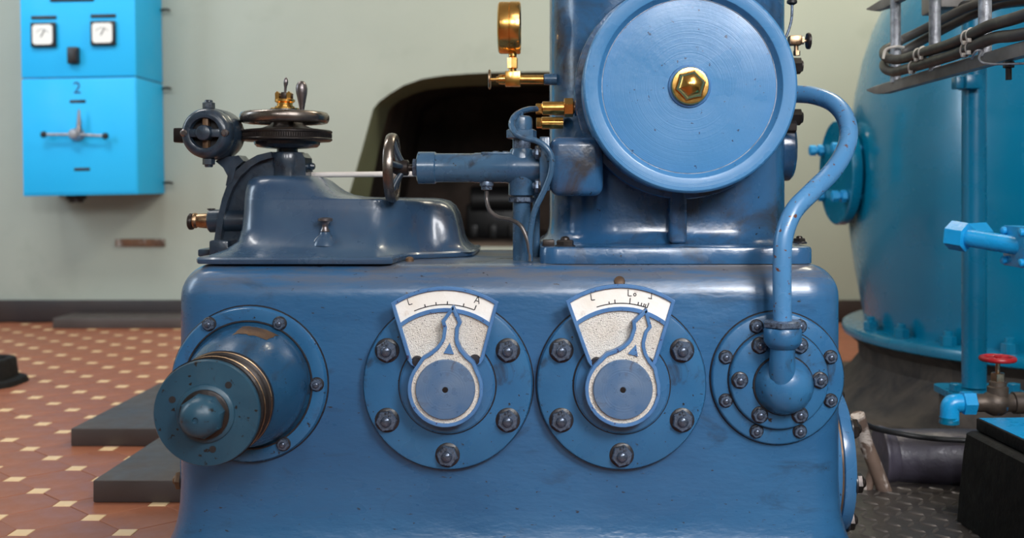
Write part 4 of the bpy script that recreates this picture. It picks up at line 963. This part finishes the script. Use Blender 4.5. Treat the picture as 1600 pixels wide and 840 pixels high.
# branch pipe with square flange, right
ya = 2.52
r = thing('branch_pipe', 'bright blue branch pipe with hexagon fitting crossing the vertical pipe', 'pipe', P(1540, 372, ya))
A = P(1505, 370, ya); B = P(1590, 384, ya-.10)
b = NB(); cyl(b, A, B, S(14, ya), 28); obj('pipe', b, CYAN, r)
d = (B-A).normalized()
b = NB(); hexp(b, A-d*.035, A+d*.012, S(23, ya), .2); obj('hexagon_cap', b, CYAN, r)
b = NB(); cyl(b, P(1495, 367, ya+.01), P(1536, 364, ya+.09), S(19, ya), 6, .003); obj('tee_fitting', b, CYAN, r)
b = NB(); box(b, (B.x-.008, B.y-.06, B.z-.048), (B.x+.03, B.y+.06, B.z+.045), .003); obj('square_flange', b, CYAN, r)
for sy in (-.045, .045):
    for sz in (-.035, .033):
        b = NB(); lathe(b, [(.009, 0), (.009, .008), (.005, .011), (0, .011)], (B.x-.008, B.y+sy, B.z+sz), (-1, 0, 0), 14); obj('flange_screw', b, CYAN, r)
b = NB(); cyl(b, B, B+d*.5, S(14, ya), 24); obj('pipe_run', b, CYAN, r)

# tap with red handwheel
yt = 2.42
r = thing('stop_valve', 'bare iron stop valve with a red handwheel and a bright blue elbow', 'valve', P(1556, 632, yt))
def th_(prof, py, segs=28, y=yt):
    t = NB(); lathe(t, [(S(a, y), X_(q, y)) for q, a in prof], (0, y, Z_(py, y)), (1, 0, 0), segs); return t
b = NB(); tube(b, [P(1484, 655, yt), P(1484, 642, yt), P(1485, 634, yt), P(1490, 630, yt), P(1506, 629, yt)], S(14.5, yt), 24, 6); el = obj('elbow', b, CYAN, r)
b = NB(); lathe(b, [(S(15.5, yt), 0), (S(15.5, yt), S(4, yt)), (S(14.5, yt), S(6, yt)), (S(15, yt), S(10, yt))], P(1483, 661, yt), (0, 0, 1), 24); obj('elbow_lip', b, TANK_PIPE, el)
b = NB(); hexp(b, (X_(1502, yt), yt, Z_(629, yt)), (X_(1523, yt), yt, Z_(629, yt)), S(19, yt), .5); obj('union_nut', b, CYAN, r)
obj('valve_body', th_([(1522, 14), (1538, 14), (1543, 17), (1550, 20), (1562, 20), (1568, 17), (1573, 14), (1582, 14), (1583, 17), (1600, 17), (1601, 14), (1640, 14)], 629), BARE_PIPE, r)
def tv(prof, segs=24):
    t = NB(); lathe(t, [(S(a, yt), Z_(q, yt)) for a, q in prof], (X_(1559, yt), yt, 0), (0, 0, 1), segs); return t
obj('bonnet', tv([(16, 625), (16, 604), (13, 602), (13, 596), (10, 594), (0, 594)]), BARE_PIPE, r)
b = NB(); hexp(b, (X_(1559, yt), yt, Z_(596, yt)), (X_(1559, yt), yt, Z_(582, yt)), S(11, yt)); obj('packing_nut', b, BRASS_DULL, r)
obj('stem', tv([(3.5, 584), (3.5, 558)], 14), BRASS_DULL, r)
c = Vector((X_(1559, yt), yt, Z_(560, yt)))
b = NB(); torus(b, c, (0, 0, 1), S(24, yt), S(4.2, yt), 48, 12); rm = obj('wheel_rim', b, RED, r)
for k in range(4):
    a = .4+k*PI/2; b = NB(); tube(b, [c, c+Vector((math.cos(a), math.sin(a), 0))*S(24, yt)], S(3, yt), 8, smooth=False); obj('spoke', b, RED, r)
b = NB(); cyl(b, c-Vector((0, 0, .008)), c+Vector((0, 0, .008)), S(6, yt), 16, .002); obj('wheel_hub', b, RED, r)

# black block with blue top
r = thing('black_block', 'rough black block with a bright blue top in the lower right corner', 'block', (.90, 2.277, 0))
b = NB(); loft(b, [[(x, y, z) for x, y in rrect(.880+d, 1.7, 1.45, 2.277-d*.3, .012, 2)] for z, d in ((.006, 0), (.05, .003), (.15, .012), (.192, .018), (.197, .026))]); obj('block_body', b, BLACK_BLOCK, r)
b = NB(); box(b, (.93, 1.45, .190), (1.7, 2.262, .2085), .003); obj('mortar_bed', b, CONCRETE, r)
b = NB(); box(b, (.922, 1.45, .1985), (1.7, 2.268, .2245), .003); bs = obj('block_cap', b, BLACK_BLOCK, r)
b = NB(); box(b, (.926, 1.45, .2235), (1.7, 2.262, .2255)); obj('blue_top', b, CYAN, r)
r.rotation_euler = (0, 0, .06)

# checker plates with raised bars
def checker(name, x0, x1, y0, y1, label, z=.004):
    cx_, cy_ = (x0+x1)/2, (y0+y1)/2
    r = thing(name, label, 'floor plate', (cx_, cy_, 0), 'checker plates on the floor at the right')
    t = NB(); box(t, (x0, y0, -.003), (x1, y1, z), .0015); obj('plate', t, CHECKER, r)
    t = NB(); i = 0; step = .038
    nx = int((x1-x0)/step); ny = int((y1-y0)/step)
    for i in range(nx):
        for j in range(ny):
            x = x0+(i+.6)*step; y = y0+(j+.6)*step; a = PI/4 if (i+j) % 2 else -PI/4
            a += .1
            u = Vector((math.cos(a), math.sin(a), 0))*.0185; v = Vector((-math.sin(a), math.cos(a), 0))*.0042
            c = Vector((x, y, z-.0002)); h = Vector((0, 0, .003))
            ring = [c+u, c+u*.5+v, c-u*.5+v, c-u, c-u*.5-v, c+u*.5-v]
            top = [c+u*.75+h, c+u*.4+v*.5+h, c-u*.4+v*.5+h, c-u*.75+h, c-u*.4-v*.5+h, c+u*.4-v*.5+h]
            A_ = [t.verts.new(p) for p in ring]; B_ = [t.verts.new(p) for p in top]
            for k in range(6): t.faces.new((A_[k], A_[(k+1) % 6], B_[(k+1) % 6], B_[k]))
            t.faces.new(B_)
    obj('tread_bars', t, CHECKER_BAR, r, stuff=True, ang=20)
checker('checker_plate', .60, 1.02, 1.5, 2.555, 'dark steel checker plate on the floor right beside the housing')
checker('checker_plate', 1.022, 1.7, 1.5, 2.555, 'dark steel checker plate running under the black block')

# lagged pipe lying behind the plate
b = NB(); tube(b, [P(1372, 712, 2.62), P(1376, 712, 2.62), P(1384, 712, 2.62), P(1400, 712, 2.62), P(1450, 714, 2.60), P(1520, 718, 2.58), P(1600, 722, 2.56)], lambda t: (.070+.004*math.sin(9*t))*min(1, .25+t*9), 28, 10)
o = obj('lagged_pipe', b, LAGGING, origin=(X_(1470, 2.6), 2.6, 0)); tag(o, 'dark purple-grey lagged pipe lying behind the checker plate', 'pipe')
# struts and black cable
ys = 2.50
r = thing('strut', 'forked paint-splashed strut leaning beside the side cover', 'strut', P(1372, 766, ys))
b = NB(); tube(b, [P(1340, 648, ys-.02), P(1352, 690, ys), P(1366, 725, ys), P(1384, 772, ys)], .017, 12, 5); obj('main_bar', b, DIRTY_WOOD, r)
b = NB(); tube(b, [P(1368, 720, ys), P(1360, 748, ys+.01), P(1352, 775, ys+.01)], .011, 10, 5); obj('side_bar', b, DIRTY_WOOD, r)
b = NB(); tube(b, [P(1338, 652, 2.48), P(1362, 667, 2.5), P(1400, 676, 2.52), P(1450, 684, 2.52), P(1512, 688, 2.52), P(1600, 690, 2.5)], .0065, 10, 8)
o = obj('floor_cable', b, BLACK, origin=P(1400, 676, 2.52)); tag(o, 'thin black cable running across the dark pedestal', 'cable')

# ------------------------------------------------------------------ cable ladder upper right
LX = .854
zl, zu = H+.0904*2.8, H+.1665*2.8
r = thing('cable_ladder', 'steel cable ladder with round rungs at the upper right', 'cable tray', (LX, 2.3, zl))
for zc, nm in ((zl, 'lower_rail'), (zu, 'upper_rail')):
    b = NB(); w = .020
    sec = [(-.004, .002), (-.002, .004), (.03, .004), (.03, .001), (.0, .0), (.0, -.018), (.012, -.020), (.012, -.023), (-.003, -.0215), (-.004, -.018)]
    loft(b, [[(LX+x, y, zc+min(z, .004)*k) for x, z in sec] for y, k in ((1.3, 1), (2.66, 1), (2.74, .75), (2.80, .15))]); obj(nm, b, TRAY, r)
for y in (2.59, 2.33, 2.065, 1.80, 1.53):
    b = NB(); cyl(b, (LX+.003, y, zl-.002), (LX+.003, y, zu+.03), .0125, 20); obj('rung', b, GALV, r)
def L_(px, Y, py, dx=0): return Vector((X_(px, Y), Y, Z_(py, Y)))
c1p = [P(1720, -20, 1.72), P(1600, 24, 1.88), P(1560, 36, 1.98), P(1540, 43, 2.03), P(1500, 63, 2.14), P(1470, 74, 2.24), P(1440, 83, 2.36), P(1415, 91, 2.47), P(1397, 93, 2.55), P(1383, 88, 2.60), P(1382, 79, 2.65), P(1394, 72, 2.68), P(1410, 62, 2.69), P(1435, 50, 2.66), P(1466, 34, 2.60), P(1500, 17, 2.54), P(1526, 7, 2.48), P(1560, -4, 2.42), P(1620, -12, 2.3)]
b = NB(); tube(b, c1p, .0115, 16, 8); o = obj('tray_cable', b, CABLE, origin=P(1500, 63, 2.14)); tag(o, 'upper thick grey cable looped around the end rung of the cable ladder', 'cable', 'cables on the cable ladder')
c2p = [P(1720, 25, 1.72), P(1600, 53, 1.88), P(1560, 58, 1.98), P(1540, 64, 2.03), P(1500, 82, 2.14), P(1470, 92, 2.24), P(1440, 101, 2.36), P(1415, 108, 2.47), P(1397, 112, 2.55), P(1384, 108, 2.60), P(1382, 99, 2.65), P(1394, 91, 2.69), P(1412, 80, 2.71), P(1440, 64, 2.69), P(1470, 48, 2.64), P(1505, 30, 2.58), P(1530, 19, 2.52), P(1565, 6, 2.46), P(1620, -2, 2.35)]
b = NB(); tube(b, c2p, .0115, 16, 8); o = obj('tray_cable', b, CABLE, origin=P(1500, 82, 2.14)); tag(o, 'lower thick grey cable lying just above the ladder rail', 'cable', 'cables on the cable ladder')
def tie(px, py, Y, R, tilt, label):
    b = NB(); torus(b, P(px, py, Y), (1, -1.6, -.25+tilt), R, .0022, 28, 8, .003)
    box(b, P(px-3, py+8, Y-.02)-Vector((.004, .004, .004)), P(px-3, py+8, Y-.02)+Vector((.004, .004, .004)), .001)
    o = obj('cable_tie', b, TIE, origin=P(px, py, Y)); tag(o, label, 'cable tie', 'white ties on the ladder cables')
tie(1434, 85.5, 2.385, .0135, 0, 'left tie of the pair on the upper cable between first and second rung')
tie(1442, 82.5, 2.352, .0135, 0, 'right tie of the pair on the upper cable between first and second rung')
tie(1509, 59, 2.115, .0135, 0, 'left tie of the pair on the upper cable beside the third rung')
tie(1517, 55, 2.095, .0135, 0, 'right tie of the pair on the upper cable beside the third rung')
tie(1508, 78, 2.118, .0135, 0, 'left tie of the pair on the lower cable beside the third rung')
tie(1516, 74, 2.097, .0135, 0, 'right tie of the pair on the lower cable beside the third rung')
tie(1426, 105, 2.42, .0135, 0, 'single tie on the lower cable just right of the end rung')
b = NB(); tube(b, [P(1380, 92, 2.57), P(1384, 78, 2.57), P(1398, 73, 2.56), P(1412, 74, 2.58)], .0035, 8, 6)
o = obj('cable_tie', b, TIE, origin=P(1398, 73, 2.56)); tag(o, 'white tie strapping the cable loop to the end rung', 'cable tie', 'white ties on the ladder cables')
b = NB(); yb = 2.03; zz = Z_(96, 1.97)
p = P(1576, 96, 1.96); hexp(b, p, p-Vector((0, 0, .012)), .010); cyl(b, p, p-Vector((0, 0, .034)), .0055, 12)
o = obj('rail_bolt', b, DARK_IRON, origin=p); tag(o, 'dark bolt hanging from the lower rail of the cable ladder', 'bolt')
b = NB(); tube(b, [P(1518, 92, 2.02), P(1525, 80, 2.0), P(1534, 80, 2.0), P(1530, 92, 1.99), P(1540, 99, 1.98), P(1576, 100, 1.95), P(1640, 97, 1.88)], .0022, 8, 8)
o = obj('tie_wire', b, GALV, origin=P(1534, 92, 2.0)); tag(o, 'thin pale wire tied around the lower rail of the cable ladder', 'wire')
b = NB(); box(b, (X_(1466, 2.62), 2.60, Z_(11, 2.6)), (X_(1502, 2.62), 2.74, Z_(-40, 2.6)), .004); o = obj('junction_box', b, TRAY, origin=P(1484, 0, 2.62)); tag(o, 'grey junction box behind the second rung at the top edge', 'junction box')
b = NB(); tube(b, [P(1498, 14, 2.62), P(1540, 6, 2.55), P(1600, -2, 2.45), P(1680, -6, 2.4)], .018, 16, 6); o = obj('conduit', b, BLACK, origin=P(1540, 6, 2.55)); tag(o, 'thick black conduit at the top right edge of the picture', 'conduit')
